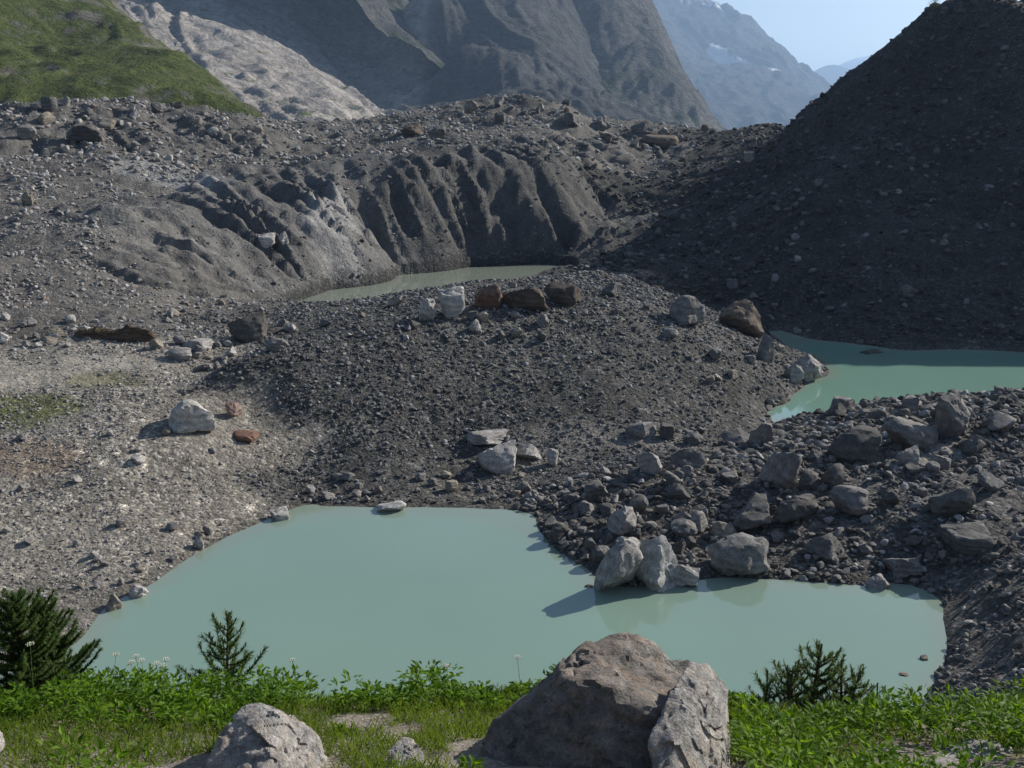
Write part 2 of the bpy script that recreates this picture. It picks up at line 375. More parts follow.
# rills washed into the silt cliffs, all running down to the back lake
gvv, guu = np.gradient(base); _dxu = np.gradient(XX, axis=1); _dyv = np.gradient(YY, axis=0); _dxv = np.gradient(XX, axis=0)
GX = guu / _dxu; GY = (gvv - GX * _dxv) / _dyv
def lookup(A, x, y):
    v = np.clip(np.log(np.maximum(y, Y0) / Y0) / math.log(Y1 / Y0) * (NV - 1), 0, NV - 1).astype(int)
    u = np.clip((x / halfw(y) + 1) * 0.5 * (NU - 1), 0, NU - 1).astype(int)
    return A[v, u]
gsel = (YY > 125) & (YY < 330) & (np.abs(XX) < 0.62 * YY) & (mC + mD + mR > 0.3)
sx, sy = XX[gsel], YY[gsel]; acc = [np.zeros(len(sx)) for _ in range(3)]
for sg in (1, -1):
    tx, ty = sx.copy(), sy.copy()
    for st in range(16):
        gx_, gy_ = lookup(GX, tx, ty), lookup(GY, tx, ty); gl = np.hypot(gx_, gy_) + 1e-6
        tx += sg * 1.3 * gx_ / gl; ty += sg * 1.3 * gy_ / gl
        acc[0] += noise2(tx * 0.13, ty * 0.13, 7); acc[1] += noise2(tx * 0.33 + 5, ty * 0.33, 8); acc[2] += noise2(tx * 0.5, ty * 0.5, 9)
acc = [a_ / a_.std() for a_ in acc]
rill = np.zeros_like(HH); rl = 1.35 * (0.5 * (1.0 - 1.4 * np.abs(acc[0])) + 0.85 * (0.9 - 1.3 * np.abs(acc[1])) + 0.4 * acc[2]) * np.clip(0.8 + 1.3 * fbm2(sx * 0.06, sy * 0.06, 3, 13), .1, 1.6) + 1.0 * fbm2(sx * 0.09, sy * 0.09, 4, 14, 0.6) + 0.8 * fbm2(sx * 0.16, sy * 0.16, 4, 15, 0.6, True); rill[gsel] = rl
slp = np.hypot(GX, GY)
RM = np.clip(mC + 0.85 * mD * smooth(0.14, 0.26, slp) + 0.25 * mR, 0, 1) * smooth(0.3, 3.0, base) * smooth(0.08, 0.22, slp) * smooth(125, 150, YY)
HH = HH + RM * rill * np.clip(0.25 + 1.5 * slp, 0.3, 1.15)
HH += mC * 1.7 * smooth(0.02, 0.35, base) * (YY > 165)      # melted-out step at the water's edge
# rills on the shaded ridge
th2 = (XX * 0.8 + YY * 0.6) * 0.09
HH += mR * smooth(3, 12, base) * 0.8 * fbm2(th2 * 1.6, (XX * 0.6 - YY * 0.8) * 0.012, 3, 95, ridged=True)

def h_at(x, y):
    x = np.atleast_1d(np.asarray(x, float)); y = np.atleast_1d(np.asarray(y, float))
    v = np.clip(np.log(np.maximum(y, Y0) / Y0) / math.log(Y1 / Y0) * (NV - 1), 0, NV - 1.001)
    u = np.clip((x / halfw(y) + 1) * 0.5 * (NU - 1), 0, NU - 1.001)
    iu, iv = u.astype(int), v.astype(int); fu, fv = u - iu, v - iv
    return (HH[iv, iu] * (1 - fu) * (1 - fv) + HH[iv, iu + 1] * fu * (1 - fv) + HH[iv + 1, iu] * (1 - fu) * fv + HH[iv + 1, iu + 1] * fu * fv)
def zone_at(x, y):
    v = np.clip(np.log(np.maximum(y, Y0) / Y0) / math.log(Y1 / Y0) * (NV - 1), 0, NV - 1).round().astype(int)
    u = np.clip((x / halfw(y) + 1) * 0.5 * (NU - 1), 0, NU - 1).round().astype(int)
    return ZN[v, u]
def ground_hit(px, py, water=True):
    "where the line of sight through a pixel meets the moraine or the water"
    d = ray(px, py); t = np.exp(np.linspace(math.log(28), math.log(440), 2500)) / d[1]
    x, y, z = d[0] * t, d[1] * t, CAM_H + d[2] * t
    h = h_at(x, y)
    if water: h = np.maximum(h, 0)
    hit = np.nonzero(z < h)[0]
    k = hit[0] if len(hit) else len(t) - 1
    return np.array((x[k], y[k], h[k]))

# colours of the ground
def ell(px, py, rx, ry):
    "soft patch on the ground about the place a pixel shows"
    c = ground_hit(px, py); dx_ = XX - c[0]; dy_ = YY - c[1]
    return smooth(1.25, 0.6, np.hypot(dx_ / rx, dy_ / ry) + 0.35 * fbm2(XX * 0.25, YY * 0.25, 3, 61))
TINT = np.zeros(XX.shape + (3,))
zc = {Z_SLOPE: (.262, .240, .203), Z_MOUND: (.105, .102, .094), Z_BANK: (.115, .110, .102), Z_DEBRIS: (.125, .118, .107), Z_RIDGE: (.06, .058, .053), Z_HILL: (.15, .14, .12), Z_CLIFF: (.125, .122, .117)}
wsum = 1e-6
for z, c in zc.items():
    m = zmask(z); TINT += m[..., None] * np.array(c); wsum = wsum + m
TINT /= wsum[..., None]
def paint(m, c, k=1.0):
    global TINT
    TINT = TINT * (1 - (m * k)[..., None]) + np.array(c) * (m * k)[..., None]
paint(ell(30, 375, 10, 4), (.33, .30, .25), .9); paint(ell(100, 362, 9, 3), (.31, .285, .24), .7)       # trodden silt on the terrace
paint(ell(30, 405, 6, 2.5), (.10, .115, .03), .75); paint(ell(110, 380, 5, 2.2), (.14, .14, .05), .55); paint(ell(10, 420, 4, 2), (.08, .10, .025), .6)
paint(ell(20, 455, 6, 3), (.19, .12, .07), .45)
for p in ((150, 170, 9, 8), (165, 178, 6, 8), (205, 178, 7, 7), (330, 215, 5, 14), (345, 255, 4, 8)):
    paint(ell(*p), (.27, .265, .255), .75)                                                                # pale silt scars
paint(ell(120, 215, 22, 16), (.175, .168, .155), .6)
for p in ((480, 150, 22, 30), (560, 200, 22, 25), (430, 215, 14, 12), (520, 230, 16, 14)): paint(ell(*p), (.082, .080, .076), .75)  # darker patches across the middle of the cliff
paint(ell(640, 440, 9, 2.5), (.23, .215, .19), .6); paint(ell(930, 455, 4, 2.5), (.27, .255, .225), .8); paint(ell(540, 455, 5, 2.5), (.18, .17, .15), .6); paint(ell(500, 492, 6, 2), (.2, .185, .16), .6)
paint(ell(645, 277, 4, 4), (.30, .25, .2), .7)
paint(ell(300, 315, 10, 5), (.16, .15, .12), .5)
wet = smooth(0.42, 0.08, HH) * (mS + mM + mB + mR)
paint(np.clip(wet, 0, 1), (.085, .08, .068), .55)                                                         # wet rim at the waterline

SILT = np.clip(RM * 0.75 + 0.45 * mS * smooth(-.1, .3, fbm2(XX * .12, YY * .12, 3, 41)) + 0.35 * mD, 0, 1)
for p in ((30, 375, 10, 4), (100, 362, 9, 3), (640, 440, 9, 2.5), (930, 455, 4, 2.5), (540, 455, 5, 2.5)): SILT = np.maximum(SILT, ell(*p))
paint(np.clip(mC * smooth(2.6, 1.6, HH) * (YY > 165), 0, 1), (.03, .031, .03), .85)                          # near-black band along the foot of the cliff
ZNAME = {Z_SLOPE: 'gravel_slope', Z_MOUND: 'moraine_mound', Z_BANK: 'rubble_bank', Z_DEBRIS: 'glacier_debris_slope', Z_RIDGE: 'moraine_ridge', Z_HILL: 'hillside', Z_CLIFF: 'silt_cliff'}
idx = np.arange(NU * NV).reshape(NV, NU)
quads = np.stack([idx[:-1, :-1], idx[:-1, 1:], idx[1:, 1:], idx[1:, :-1]], -1).reshape(-1, 4)
qz = ZN[:-1, :-1].ravel()
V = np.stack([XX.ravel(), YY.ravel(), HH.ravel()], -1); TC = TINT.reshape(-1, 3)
gy, gx = np.gradient(HH)                                    # shared normals so that the pieces meet without a seam
dxu = np.gradient(XX, axis=1); dyv = np.gradient(YY, axis=0); dxv = np.gradient(XX, axis=0)
NXs = gx / dxu; NYs = (gy - NXs * dxv) / dyv
NRM = np.stack([-NXs.ravel(), -NYs.ravel(), np.ones(NXs.size)], -1); NRM /= np.linalg.norm(NRM, axis=1)[:, None]
for z, nm in ZNAME.items():
    q = quads[qz == z]
    used, inv = np.unique(q, return_inverse=True)
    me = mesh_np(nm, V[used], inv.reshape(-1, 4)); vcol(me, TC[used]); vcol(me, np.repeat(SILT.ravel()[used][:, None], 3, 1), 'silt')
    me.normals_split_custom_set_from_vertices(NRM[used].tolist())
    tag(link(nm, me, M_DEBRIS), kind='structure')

# ------------------------------------------------------------------ ground sheet and lakes
me = mesh_np('ground', [(-22000, -3800, -7), (22000, -3800, -7), (22000, 27500, -7), (-22000, 27500, -7)], [(0, 1, 2, 3)])
vcol(me, np.full((4, 3), 0.12)); vcol(me, np.zeros((4, 3)), 'silt'); tag(link('ground', me, M_DEBRIS), kind='structure')
def lake(poly_px, zc_, shallow, grow=1.0, z=0.0):
    pass
def water_sheet(x0, x1, y0, y1, n, col, col_sh, depth, name='lake'):
    gx_ = np.linspace(x0, x1, n); gy_ = np.linspace(y0, y1, n)
    X, Y = np.meshgrid(gx_, gy_); h = h_at(X.ravel(), Y.ravel())
    i = np.arange(n * n).reshape(n, n)
    f = np.stack([i[:-1, :-1], i[:-1, 1:], i[1:, 1:], i[1:, :-1]], -1).reshape(-1, 4)
    keep = (h[f] < 1.2).any(1); f = f[keep]
    used, inv = np.unique(f, return_inverse=True)
    vs = np.stack([X.ravel(), Y.ravel(), np.zeros(n * n)], -1)[used]
    me = mesh_np(name, vs, inv.reshape(-1, 4))
    k = smooth(-depth, 0.0, h[used])[:, None]              # silt showing through the shallows
    vcol(me, np.array(col) * (1 - k) + np.array(col_sh) * k)
    return tag(link(name, me, M_WATER), kind='structure')
water_sheet(-45, 42, 30, 88, 160, (.195, .290, .232), (.215, .270, .215), 0.9)
water_sheet(22, 110, 96, 162, 150, (.170, .295, .232), (.215, .270, .215), 0.8)
water_sheet(-60, 30, 150, 240, 120, (.225, .255, .205), (.22, .22, .18), 0.8)

# ------------------------------------------------------------------ mountains
def hill(name, pts, x0, x1, y0, y1, nx, ny, c, amp, freq, mat, rid_amp=0.0, tint=None, snow=None, octv=7, seed=1, floor=-12, streak=None, k=1.0):
    f = RBF(pts, c, 0.01)
    X, Y = np.meshgrid(np.linspace(x0, x1, nx), np.linspace(y0, y1, ny))
    Z = f(X, Y)
    wx_ = X + fbm2(X * freq * 0.7, Y * freq * 0.7, 3, seed + 3) * 0.25 / freq
    ctr = lambda a_: a_ - a_.mean()
    Z = Z + amp * fbm2(wx_ * freq, Y * freq, octv, seed, 0.56) + rid_amp * ctr(fbm2(wx_ * freq * 1.3, Y * freq * 1.3, octv, seed + 9, 0.58, True))
    if streak:                                              # gullies down the fall line
        a, k_, am = streak
        s_ = X * math.cos(a) + Y * math.sin(a); l_ = -X * math.sin(a) + Y * math.cos(a)
        Z = Z + am * ctr(fbm2(s_ * k_ + 2 * fbm2(X * freq, Y * freq, 2, seed + 2), l_ * k_ * 0.2, 5, seed + 5, 0.6, True))
    Z = np.maximum(Z, floor)
    i = np.arange(nx * ny).reshape(ny, nx)
    q = np.stack([i[:-1, :-1], i[:-1, 1:], i[1:, 1:], i[1:, :-1]], -1).reshape(-1, 4)
    me = mesh_np(name, np.stack([X.ravel(), Y.ravel(), Z.ravel()], -1), q)
    t_ = np.ones((X.size, 3)) if tint is None else tint(X.ravel(), Y.ravel(), Z.ravel())
    vcol(me, t_)
    s = np.zeros((X.size, 3)) if snow is None else np.repeat(snow(X.ravel(), Y.ravel(), Z.ravel())[:, None], 3, 1)
    vcol(me, s, 'snow')
    return tag(link(name, me, mat), kind='structure')

M_GREEN = mat_mountain('alpine_meadow_slope', (.10, .094, .08), (.23, .215, .185), 3.0, (.080, .098, .027), 0.42, 0.53)
M_SLAB = mat_mountain('glacier_polished_rock', (.16, .152, .143), (.34, .32, .30), 2.2, (.08, .10, .03), 0.60, 0.68)
M_ROCK = mat_mountain('dark_mountain_rock', (.05, .051, .05), (.145, .14, .13), 1.6, (.035, .05, .02), 0.44, 0.58)
M_FAR = mat_mountain('far_mountain_rock', (.03, .032, .035), (.075, .075, .078), 0.6, (.04, .06, .025), 0.52, 0.64)

# grassy hillside, upper left
pts = [P(*p) for p in ((0, 125, 460), (100, 125, 470), (200, 130, 490), (275, 128, 540), (0, 60, 560), (100, 62, 600), (200, 68, 640), (240, 100, 590), (150, 30, 720), (108, 0, 800), (0, 0, 680), (60, 30, 680),
                       (-200, 60, 540), (-200, -60, 700), (0, -80, 850), (80, -30, 880), (-200, 125, 440))]
pts += [np.array(p) for p in ((-118, 590, -10), (-152, 720, -5), (-205, 820, 10), (-270, 950, 40), (-370, 1100, 90), (-95, 480, -5), (-60, 700, -20), (-60, 1000, -20), (-400, 1000, 160), (-700, 700, 150), (-700, 1000, 240), (-550, 420, 20))]
hill('grassy_hillside', pts, -700, -40, 400, 1050, 260, 260, 20, 5, 0.014, M_GREEN, 4, seed=101, streak=(0.6, 0.03, 5))
# polished slabs and the shaded mountain behind them
pts = [P(p[0], p[1], p[2] * 1.5) for p in ((350, 140, 900), (270, 135, 880), (200, 130, 880), (345, 100, 1010), (290, 85, 1060), (250, 58, 1120), (190, 8, 1250), (120, -15, 1350), (200, 70, 1030), (150, 40, 1150), (390, 138, 990), (350, 85, 1220), (290, 30, 1400),
                       (400, 112, 1290), (450, 128, 1150), (330, 10, 1500), (380, 50, 1440), (400, 0, 1540), (434, 12, 1440), (462, 55, 1310), (492, 98, 1190), (500, 128, 1080), (560, 130, 1080), (605, 128, 1130), (640, 142, 1200),
                       (440, 60, 1420), (420, 90, 1340), (470, 100, 1260),
                       (480, 0, 1560), (514, -8, 1560), (530, 30, 1490), (548, 62, 1410), (575, 92, 1290), (400, -120, 1700), (480, -200, 1800), (510, -110, 1700), (300, -60, 1700), (250, -20, 1480), (545, -80, 1780))]
pts += [np.array((p[0] * 1.5, p[1] * 1.5, 30 + (p[2] - 30) * 1.5)) for p in ((190, 1480, 30), (160, 1600, 60), (-700, 1300, 230), (-700, 2000, 520), (-300, 2100, 620), (60, 2100, 560), (300, 1400, 5), (400, 1600, 5), (-500, 900, 60), (260, 1100, 5), (400, 1850, 0), (400, 2100, 0), (300, 2100, 100), (280, 1850, 60))]
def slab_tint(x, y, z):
    k = smooth(-0.115, -0.15, x / 1500 - 0.02 + 0.00004 * (1300 - y / 1.5) + 0.012 * fbm2(x * 0.007, y * 0.007, 3, 4))[:, None]   # pale slabs west of the gully, mountain's shade painted into the colour east of it
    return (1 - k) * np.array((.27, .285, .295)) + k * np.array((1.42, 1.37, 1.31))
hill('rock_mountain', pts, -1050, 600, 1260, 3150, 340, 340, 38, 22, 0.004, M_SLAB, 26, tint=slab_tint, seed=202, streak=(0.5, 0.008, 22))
# steep wooded shoulder behind it
pts = [P(p[0], p[1], p[2] * 1.5) for p in ((560, 130, 1400), (610, 132, 1400), (660, 136, 1430), (700, 136, 1500), (722, 138, 1620), (600, 80, 1600), (640, 80, 1600), (682, 70, 1720), (702, 100, 1640), (652, 25, 1780), (628, -10, 1820), (600, 10, 1700), (560, 20, 1680), (540, 80, 1560),
                       (600, -110, 1900), (551, -90, 1750), (530, -200, 1900), (620, -50, 1850), (480, -60, 1750), (440, -200, 1950), (670, 80, 1620), (680, 110, 1560), (620, 60, 1640))]
pts += [np.array((p[0] * 1.5, p[1] * 1.5, 30 + (p[2] - 30) * 1.5)) for p in ((390, 1750, -20), (400, 1950, -20), (400, 2300, -20), (600, 2200, -20), (380, 1500, 0), (600, 2700, 10), (-300, 2700, 700), (50, 2700, 600), (400, 1350, 0), (260, 2500, 200), (-300, 2000, 600), (700, 1800, 0))]
hill('mountain_shoulder', pts, -600, 1050, 2010, 4050, 260, 300, 60, 26, 0.0034, M_ROCK, 34, seed=303, streak=(-0.25, 0.007, 30))
# hazy snow-streaked mountain down the valley
pts = [P(p[0], p[1], p[2] * 1.9) for p in ((640, 60, 4700), (680, 130, 3600), (740, 133, 3700), (800, 130, 4000), (850, 128, 4300), (720, 90, 4300), (760, 100, 4400), (800, 112, 4400), (824, 99, 4600), (808, 84, 4900), (790, 68, 5150), (775, 52, 5300), (762, 38, 5400), (748, 14, 5600), (725, 12, 5750), (715, 6, 5800), (700, 0, 5850), (680, -4, 5950),
                       (640, -14, 6000), (600, -20, 6100), (700, 50, 5100), (740, 60, 5000), (660, 20, 5200), (560, 60, 4600), (560, 130, 3500), (520, -15, 6000))]
pts += [np.array((p[0] * 1.9, p[1] * 1.9, 30 + (p[2] - 30) * 1.9)) for p in ((1500, 5000, -10), (1900, 6500, 60), (1500, 7500, 200), (400, 7500, 500), (2200, 5600, -10), (-400, 7500, 500), (-600, 5000, 300), (2600, 8000, 0), (1300, 4200, -10))]
sa, sb = P(716, 52, 5150 * 1.9), P(764, 82, 4900 * 1.9); s0 = P(650, 0, 5950 * 1.9); s1 = P(745, 12, 5650 * 1.9); s2 = P(690, 18, 5600 * 1.9); s3 = P(640, 12, 5600 * 1.9)
def seg(x, y, a, b, w):
    d = b[:2] - a[:2]; L = (d ** 2).sum(); t = np.clip(((x - a[0]) * d[0] + (y - a[1]) * d[1]) / L, 0, 1)
    return np.hypot(x - a[0] - t * d[0], y - a[1] - t * d[1]) / w
def snow4(x, y, z):
    n = 0.5 * fbm2(x * 0.006, y * 0.006, 4, 8) + 0.3 * fbm2(x * 0.016, y * 0.016, 3, 9)
    return np.clip(smooth(1.0, 0.6, seg(x, y, sa, sb, 95) + n * 1.6) + smooth(1.0, 0.6, seg(x, y, s0, s1, 140) + n * 1.5) + smooth(1.0, 0.6, seg(x, y, s3, s2, 210) + n * 2.0), 0, 1)
hill('snowy_mountain', pts, -1140, 4560, 6560, 14400, 280, 320, 220, 70, 0.0012, M_FAR, 110, seed=404, snow=snow4, streak=(0.2, 0.0022, 80))
pts = [P(p[0], p[1], p[2] * 1.9) for p in ((800, 100, 9600), (815, 76, 9800), (828, 70, 9900), (840, 64, 10000), (852, 70, 10000), (866, 82, 9900), (780, 110, 9600), (900, 110, 9700), (840, 120, 8800), (780, 120, 8800), (900, 125, 8800), (960, 110, 9600), (700, 110, 9600), (1000, 120, 8800))]
pts += [np.array((x * 1.9, 21800, 90.0)) for x in (1500, 2500, 3500, 4500, 5500)]
hill('valley_peak', pts, 2850, 11400, 16400, 22000, 120, 90, 280, 55, 0.00065, M_FAR, 100, seed=505)
pts = [P(p[0], p[1], p[2] * 1.9) for p in ((800, 85, 12700), (838, 68, 12800), (850, 62, 12800), (862, 58, 12800), (876, 61, 12800), (890, 66, 12700), (930, 75, 12800), (980, 70, 12800), (1040, 80, 12800), (760, 95, 12700), (800, 120, 12000), (900, 120, 12000), (1000, 120, 12000), (1100, 90, 12700))]
pts += [np.array((x * 1.7, 27000, 400.0)) for x in (2000, 4000, 6000, 8000, 9500)]
hill('horizon_peak', pts, 3400, 16200, 22200, 27200, 150, 90, 380, 50, 0.0006, M_FAR, 110, seed=606, snow=lambda x, y, z: smooth(950, 1400, z + 260 * fbm2(x * 0.0022, y * 0.0022, 3, 3)) * 0.8)

# ------------------------------------------------------------------ rocks
_ico = {}
def ico(sub):
    if sub not in _ico:
        bm = bmesh.new(); bmesh.ops.create_icosphere(bm, subdivisions=sub, radius=1.0)
        v = np.array([x.co[:] for x in bm.verts]); f = np.array([[q.index for q in p.verts] for p in bm.faces]); bm.free()
        _ico[sub] = (v / np.linalg.norm(v, axis=1)[:, None], f)
    return _ico[sub]
def facets(p, seed, ncell, k):
    "planar chips: every cell of the surface tilts its own way"
    r = np.random.default_rng(seed); c = p[r.integers(0, len(p), ncell)]
    i_ = np.concatenate([np.argmin(((p[j:j + 8000, None] - c[None]) ** 2).sum(-1), 1) for j in range(0, len(p), 8000)])
    t_ = r.normal(0, k, (ncell, 3)); o_ = r.normal(0, k * 0.12, ncell)
    return ((p - c[i_]) * t_[i_]).sum(1) + o_[i_]
def rock_mesh(name, seed, sub, nplanes=14, rough=0.05, lo=0.5, hi=0.95, mat=None):
    r = np.random.default_rng(seed); v, f = ico(sub)
    n = r.normal(size=(nplanes, 3)); n /= np.linalg.norm(n, axis=1)[:, None]
    d = r.uniform(lo, hi, nplanes)
    k = v @ n.T; rad = np.where(k > 0.08, d / np.maximum(k, 0.08), 9).min(1); rad = np.minimum(rad, 1.12)
    p = v * rad[:, None]
    if rough > 0:
        p = p + v * (facets(p, seed + 1, 22, 0.09) + facets(p, seed + 2, 90, 0.06))[:, None]
        p = p + v * (rough * fbm3(p * 2.3 + seed, 3, seed))[:, None]
        p = p - v * (np.clip(0.5 - np.abs(fbm3(p * 1.4 + seed * 3, 2, seed + 5)) * 6, 0, 1) * rough * 0.9)[:, None]
    p = p - (p.max(0) + p.min(0)) / 2; p = p / (p.max(0) - p.min(0))
    me = mesh_np(name, p, f); me.set_sharp_from_angle(angle=R(24))
    if mat: me.materials.append(mat)
    return me
BOULDERS = [rock_mesh('boulder', 300 + i, 4, 9 + i % 6, 0.07, 0.45, 0.95, M_BOULDER) for i in range(16)]
ROUND = [rock_mesh('boulder', 400 + i, 4, 26, 0.06, 0.75, 1.0, M_BOULDER) for i in range(4)]
SMALL = [rock_mesh('rock', 500 + i, 3, 8 + i % 6, 0.06, 0.45, 0.95, M_BOULDER) for i in range(20)]
prng = random.Random(5)
taken = []; heroes = []; loose = []
def put_rock(name, me, px, py, w, h, col, label, depth=None, rot=None, tilt=(0, 0), group=None, cat='boulder', sink=0.28, x=None):
    "a boulder whose foot stands where the pixel meets the ground; w, h are its apparent size in pixels"
    g = ground_hit(px, py)
    cd = g[1] * CP + (CAM_H - g[2]) * SP                    # distance along the view axis
    s = cd / FPX; W = w * s; Hh = h * s * 1.05; D = (depth if depth else prng.uniform(0.8, 1.1)) * W
    o = link(name, me)
    # the visible height mixes height and depth: take the depth's share out
    el = math.atan2(CAM_H - g[2], g[1]); Hz = max((Hh - 0.35 * D * math.sin(el)) / math.cos(el), 0.35 * Hh)
    Hz = Hz / (1 - sink)
    o.scale = (W, D, Hz)
    rz = prng.uniform(-0.5, 0.5) if rot is None else rot
    o.rotation_euler = (tilt[0], tilt[1], rz)
    y = g[1] + 0.3 * D
    gz = float(h_at(g[0], y)[0]); gz = max(min(gz, g[2] + 0.2 * Hz), g[2] - 0.3 * Hz)
    o.location = (g[0], y, min(gz, g[2] + 0.1) + Hz * (0.5 - sink))
    o.color = (*col, 1); tag(o, label, cat, group); taken.append((g[0], y, W * 0.5))
    if group is None: heroes.append((px, py - h * .5, label))
    else: loose.append((o, px, py - h * .5, w, col))
    return o
PALE, LIGHT, GREY, DGREY, DARK = (.40, .38, .35), (.30, .285, .265), (.20, .19, .178), (.135, .13, .122), (.10, .095, .088)
BROWN, RED, TAN = (.16, .125, .095), (.21, .12, .085), (.27, .235, .19)
B = BOULDERS
H_ = lambda *a, **k: put_rock('boulder', *a, **k)
H_(B[0], 189, 431, 46, 30, (.44, .415, .375), 'pale bulky boulder alone on the gravel slope left of the mound', rot=0.3)
H_(B[1], 233, 418, 17, 15, (.27, .19, .16), 'reddish upright rock just right of the pale boulder on the gravel slope')
H_(B[2], 244, 442, 26, 9, RED, 'flat rusty rock lying on the gravel slope edge')
H_(B[3], 497, 471, 44, 30, PALE, 'pale blocky boulder at the foot of the mound above the lake', rot=0.15)
H_(B[4], 484, 447, 50, 15, LIGHT, 'low pale slab lying directly behind the blocky boulder at the mound foot')
H_(B[5], 529, 460, 26, 14, LIGHT, 'small wedge rock touching the right side of the blocky boulder at the mound foot')
H_(B[6], 552, 466, 14, 16, PALE, 'small white upright rock right of the wedge rock below the mound')
H_(B[7], 391, 512, 30, 12, (.46, .44, .41), 'flat white rock at the water edge in the middle of the far lake shore')
H_(B[8], 279, 520, 20, 12, PALE, 'pale pointed rock in the water at the upper left corner of the lake')
H_(ROUND[0], 199, 549, 12, 12, PALE, 'small round white rock on the left lake shore')
H_(ROUND[1], 137, 597, 20, 14, (.45, .43, .40), 'rounded white boulder at the waterline of the left shore')
H_(B[9], 112, 610, 18, 16, TAN, 'tan angular rock on the left shore beside the rounded white boulder')
H_(B[10], 621, 594, 44, 52, LIGHT, 'grey cracked boulder standing in the lake, left half of the split pair', rot=0.4, tilt=(0, 0.2), depth=0.9, sink=0.2)
H_(B[11], 656, 589, 50, 48, (.40, .39, .37), 'pale upright boulder with a flat bright face, right half of the lake pair', rot=-0.3, depth=0.8, sink=0.2)
H_(B[12], 687, 586, 30, 22, PALE, 'small white boulder in the water just right of the split pair')
H_(ROUND[2], 743, 577, 60, 38, (.21, .205, .19), 'big rounded grey boulder on the shore below the rubble bank', rot=0.2, sink=0.2)
H_(B[13], 622, 536, 30, 26, LIGHT, 'light grey boulder with a white top in the rubble above the split pair')
H_(B[14], 783, 492, 34, 44, GREY, 'tall leaning grey boulder in the middle of the rubble bank', tilt=(0, 0.45), sink=0.2)
H_(B[15], 756, 532, 50, 32, DGREY, 'dark rounded boulder half in shade below the leaning boulder')
H_(ROUND[3], 725, 542, 26, 18, TAN, 'brownish boulder above the big rounded boulder at the shore')
H_(B[0], 862, 459, 70, 32, DARK, 'big dark flat boulder on top of the rubble bank', rot=1.2, depth=0.8)
H_(B[2], 916, 450, 64, 28, GREY, 'long lighter slab leaning on the big dark boulder of the rubble bank', tilt=(0, 0.3), depth=0.6)
H_(B[3], 908, 466, 26, 20, LIGHT, 'pale cube-like rock in front of the long slab on the rubble bank')
H_(B[1], 958, 438, 46, 42, (.185, .175, .16), 'large blocky boulder on the crest of the bank against the right lake', rot=0.3, depth=0.8, sink=0.2)
H_(B[4], 766, 444, 26, 22, GREY, 'grey block at the tip of the right lake, end of the bank')
H_(B[5], 741, 444, 36, 16, DGREY, 'dark flat block beside the grey block at the lake tip')
H_(B[6], 852, 516, 38, 28, GREY, 'square grey boulder in the middle of the right rubble')
H_(B[7], 955, 517, 44, 30, DGREY, 'dark boulder low on the right side of the rubble bank')
H_(B[8], 972, 551, 52, 22, DGREY, 'low dark slab near the right edge of the rubble bank')
H_(B[9], 690, 470, 40, 22, DGREY, 'flat dark boulder on the left end of the rubble bank')
H_(B[10], 800, 525, 44, 26, DARK, 'dark low boulder right of the shaded round boulder')
H_(B[11], 828, 560, 40, 22, DGREY, 'dark boulder close above the right part of the lake')
H_(B[12], 905, 577, 34, 20, GREY, 'grey rock above the far right corner of the lake')
H_(B[13], 880, 590, 24, 14, LIGHT, 'light rock standing in the shallow right corner of the lake')
H_(B[0], 688, 327, 34, 30, GREY, 'squared grey boulder standing on the right shoulder of the mound', rot=0.5, sink=0.15)
H_(B[5], 744, 334, 46, 34, BROWN, 'large brown boulder on the mound end with the shaded lake behind', rot=-0.3, sink=0.12)
H_(B[9], 766, 362, 18, 26, GREY, 'grey upright rock below the large brown boulder')
H_(ROUND[0], 809, 382, 28, 26, LIGHT, 'rounded light boulder at the right tip of the mound by the water', sink=0.2)
H_(B[12], 794, 383, 18, 18, LIGHT, 'small light slab leaning on the rounded boulder at the mound tip')
H_(B[14], 524, 312, 50, 24, (.10, .078, .06), 'dark brown long boulder on top of the mound', depth=0.7, rot=0.1, sink=0.2)
H_(B[2], 563, 305, 38, 20, (.09, .072, .058), 'dark brown low boulder behind the long one on the mound top', depth=0.7)
H_(B[7], 489, 309, 28, 24, (.17, .105, .075), 'reddish brown rock at the left end of the mound top boulders')
H_(B[8], 452, 317, 30, 28, PALE, 'pale pointed boulder on the mound crest left of the brown boulders', sink=0.2)
H_(B[10], 427, 322, 15, 22, PALE, 'narrow pale pointed rock left of the wider pointed boulder')
H_(B[11], 476, 333, 15, 12, LIGHT, 'small light rock below the pointed boulders of the mound')
H_(B[13], 543, 328, 12, 12, GREY, 'small upright grey rock below the long brown boulder')
H_(B[15], 610, 297, 17, 14, DGREY, 'dark small boulder right of the brown boulders on the mound top')
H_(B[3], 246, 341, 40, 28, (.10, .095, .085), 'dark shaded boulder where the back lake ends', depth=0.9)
H_(ROUND[1], 276, 352, 26, 14, GREY, 'rounded grey boulder right below the dark shaded boulder')
H_(B[4], 196, 351, 34, 12, LIGHT, 'long pale slab lying beside the terrace')
H_(B[6], 178, 361, 24, 12, LIGHT, 'square pale slab in front of the long slab at the terrace')
H_(B[0], 85, 141, 38, 15, (.08, .07, .06), 'large dark block on the upper glacier debris at left')
H_(B[9], 103, 126, 24, 9, TAN, 'flat tan block above the large dark block on the glacier debris')
H_(B[1], 158, 113, 16, 10, DGREY, 'dark block on the skyline of the glacier debris before the meadow')
H_(B[8], 265, 243, 20, 12, PALE, 'white block perched on the slope above the rills')
H_(B[11], 283, 246, 10, 10, PALE, 'small white block right of the perched white block')
H_(B[10], 27, 206, 11, 13, TAN, 'small pale upright block on the far left of the debris slope')
H_(B[2], 663, 149, 38, 13, BROWN, 'broad flat brown boulder on the far skyline before the snowy valley')
H_(B[3], 640, 134, 16, 10, DGREY, 'small dark boulder on the skyline left of the broad brown boulder')
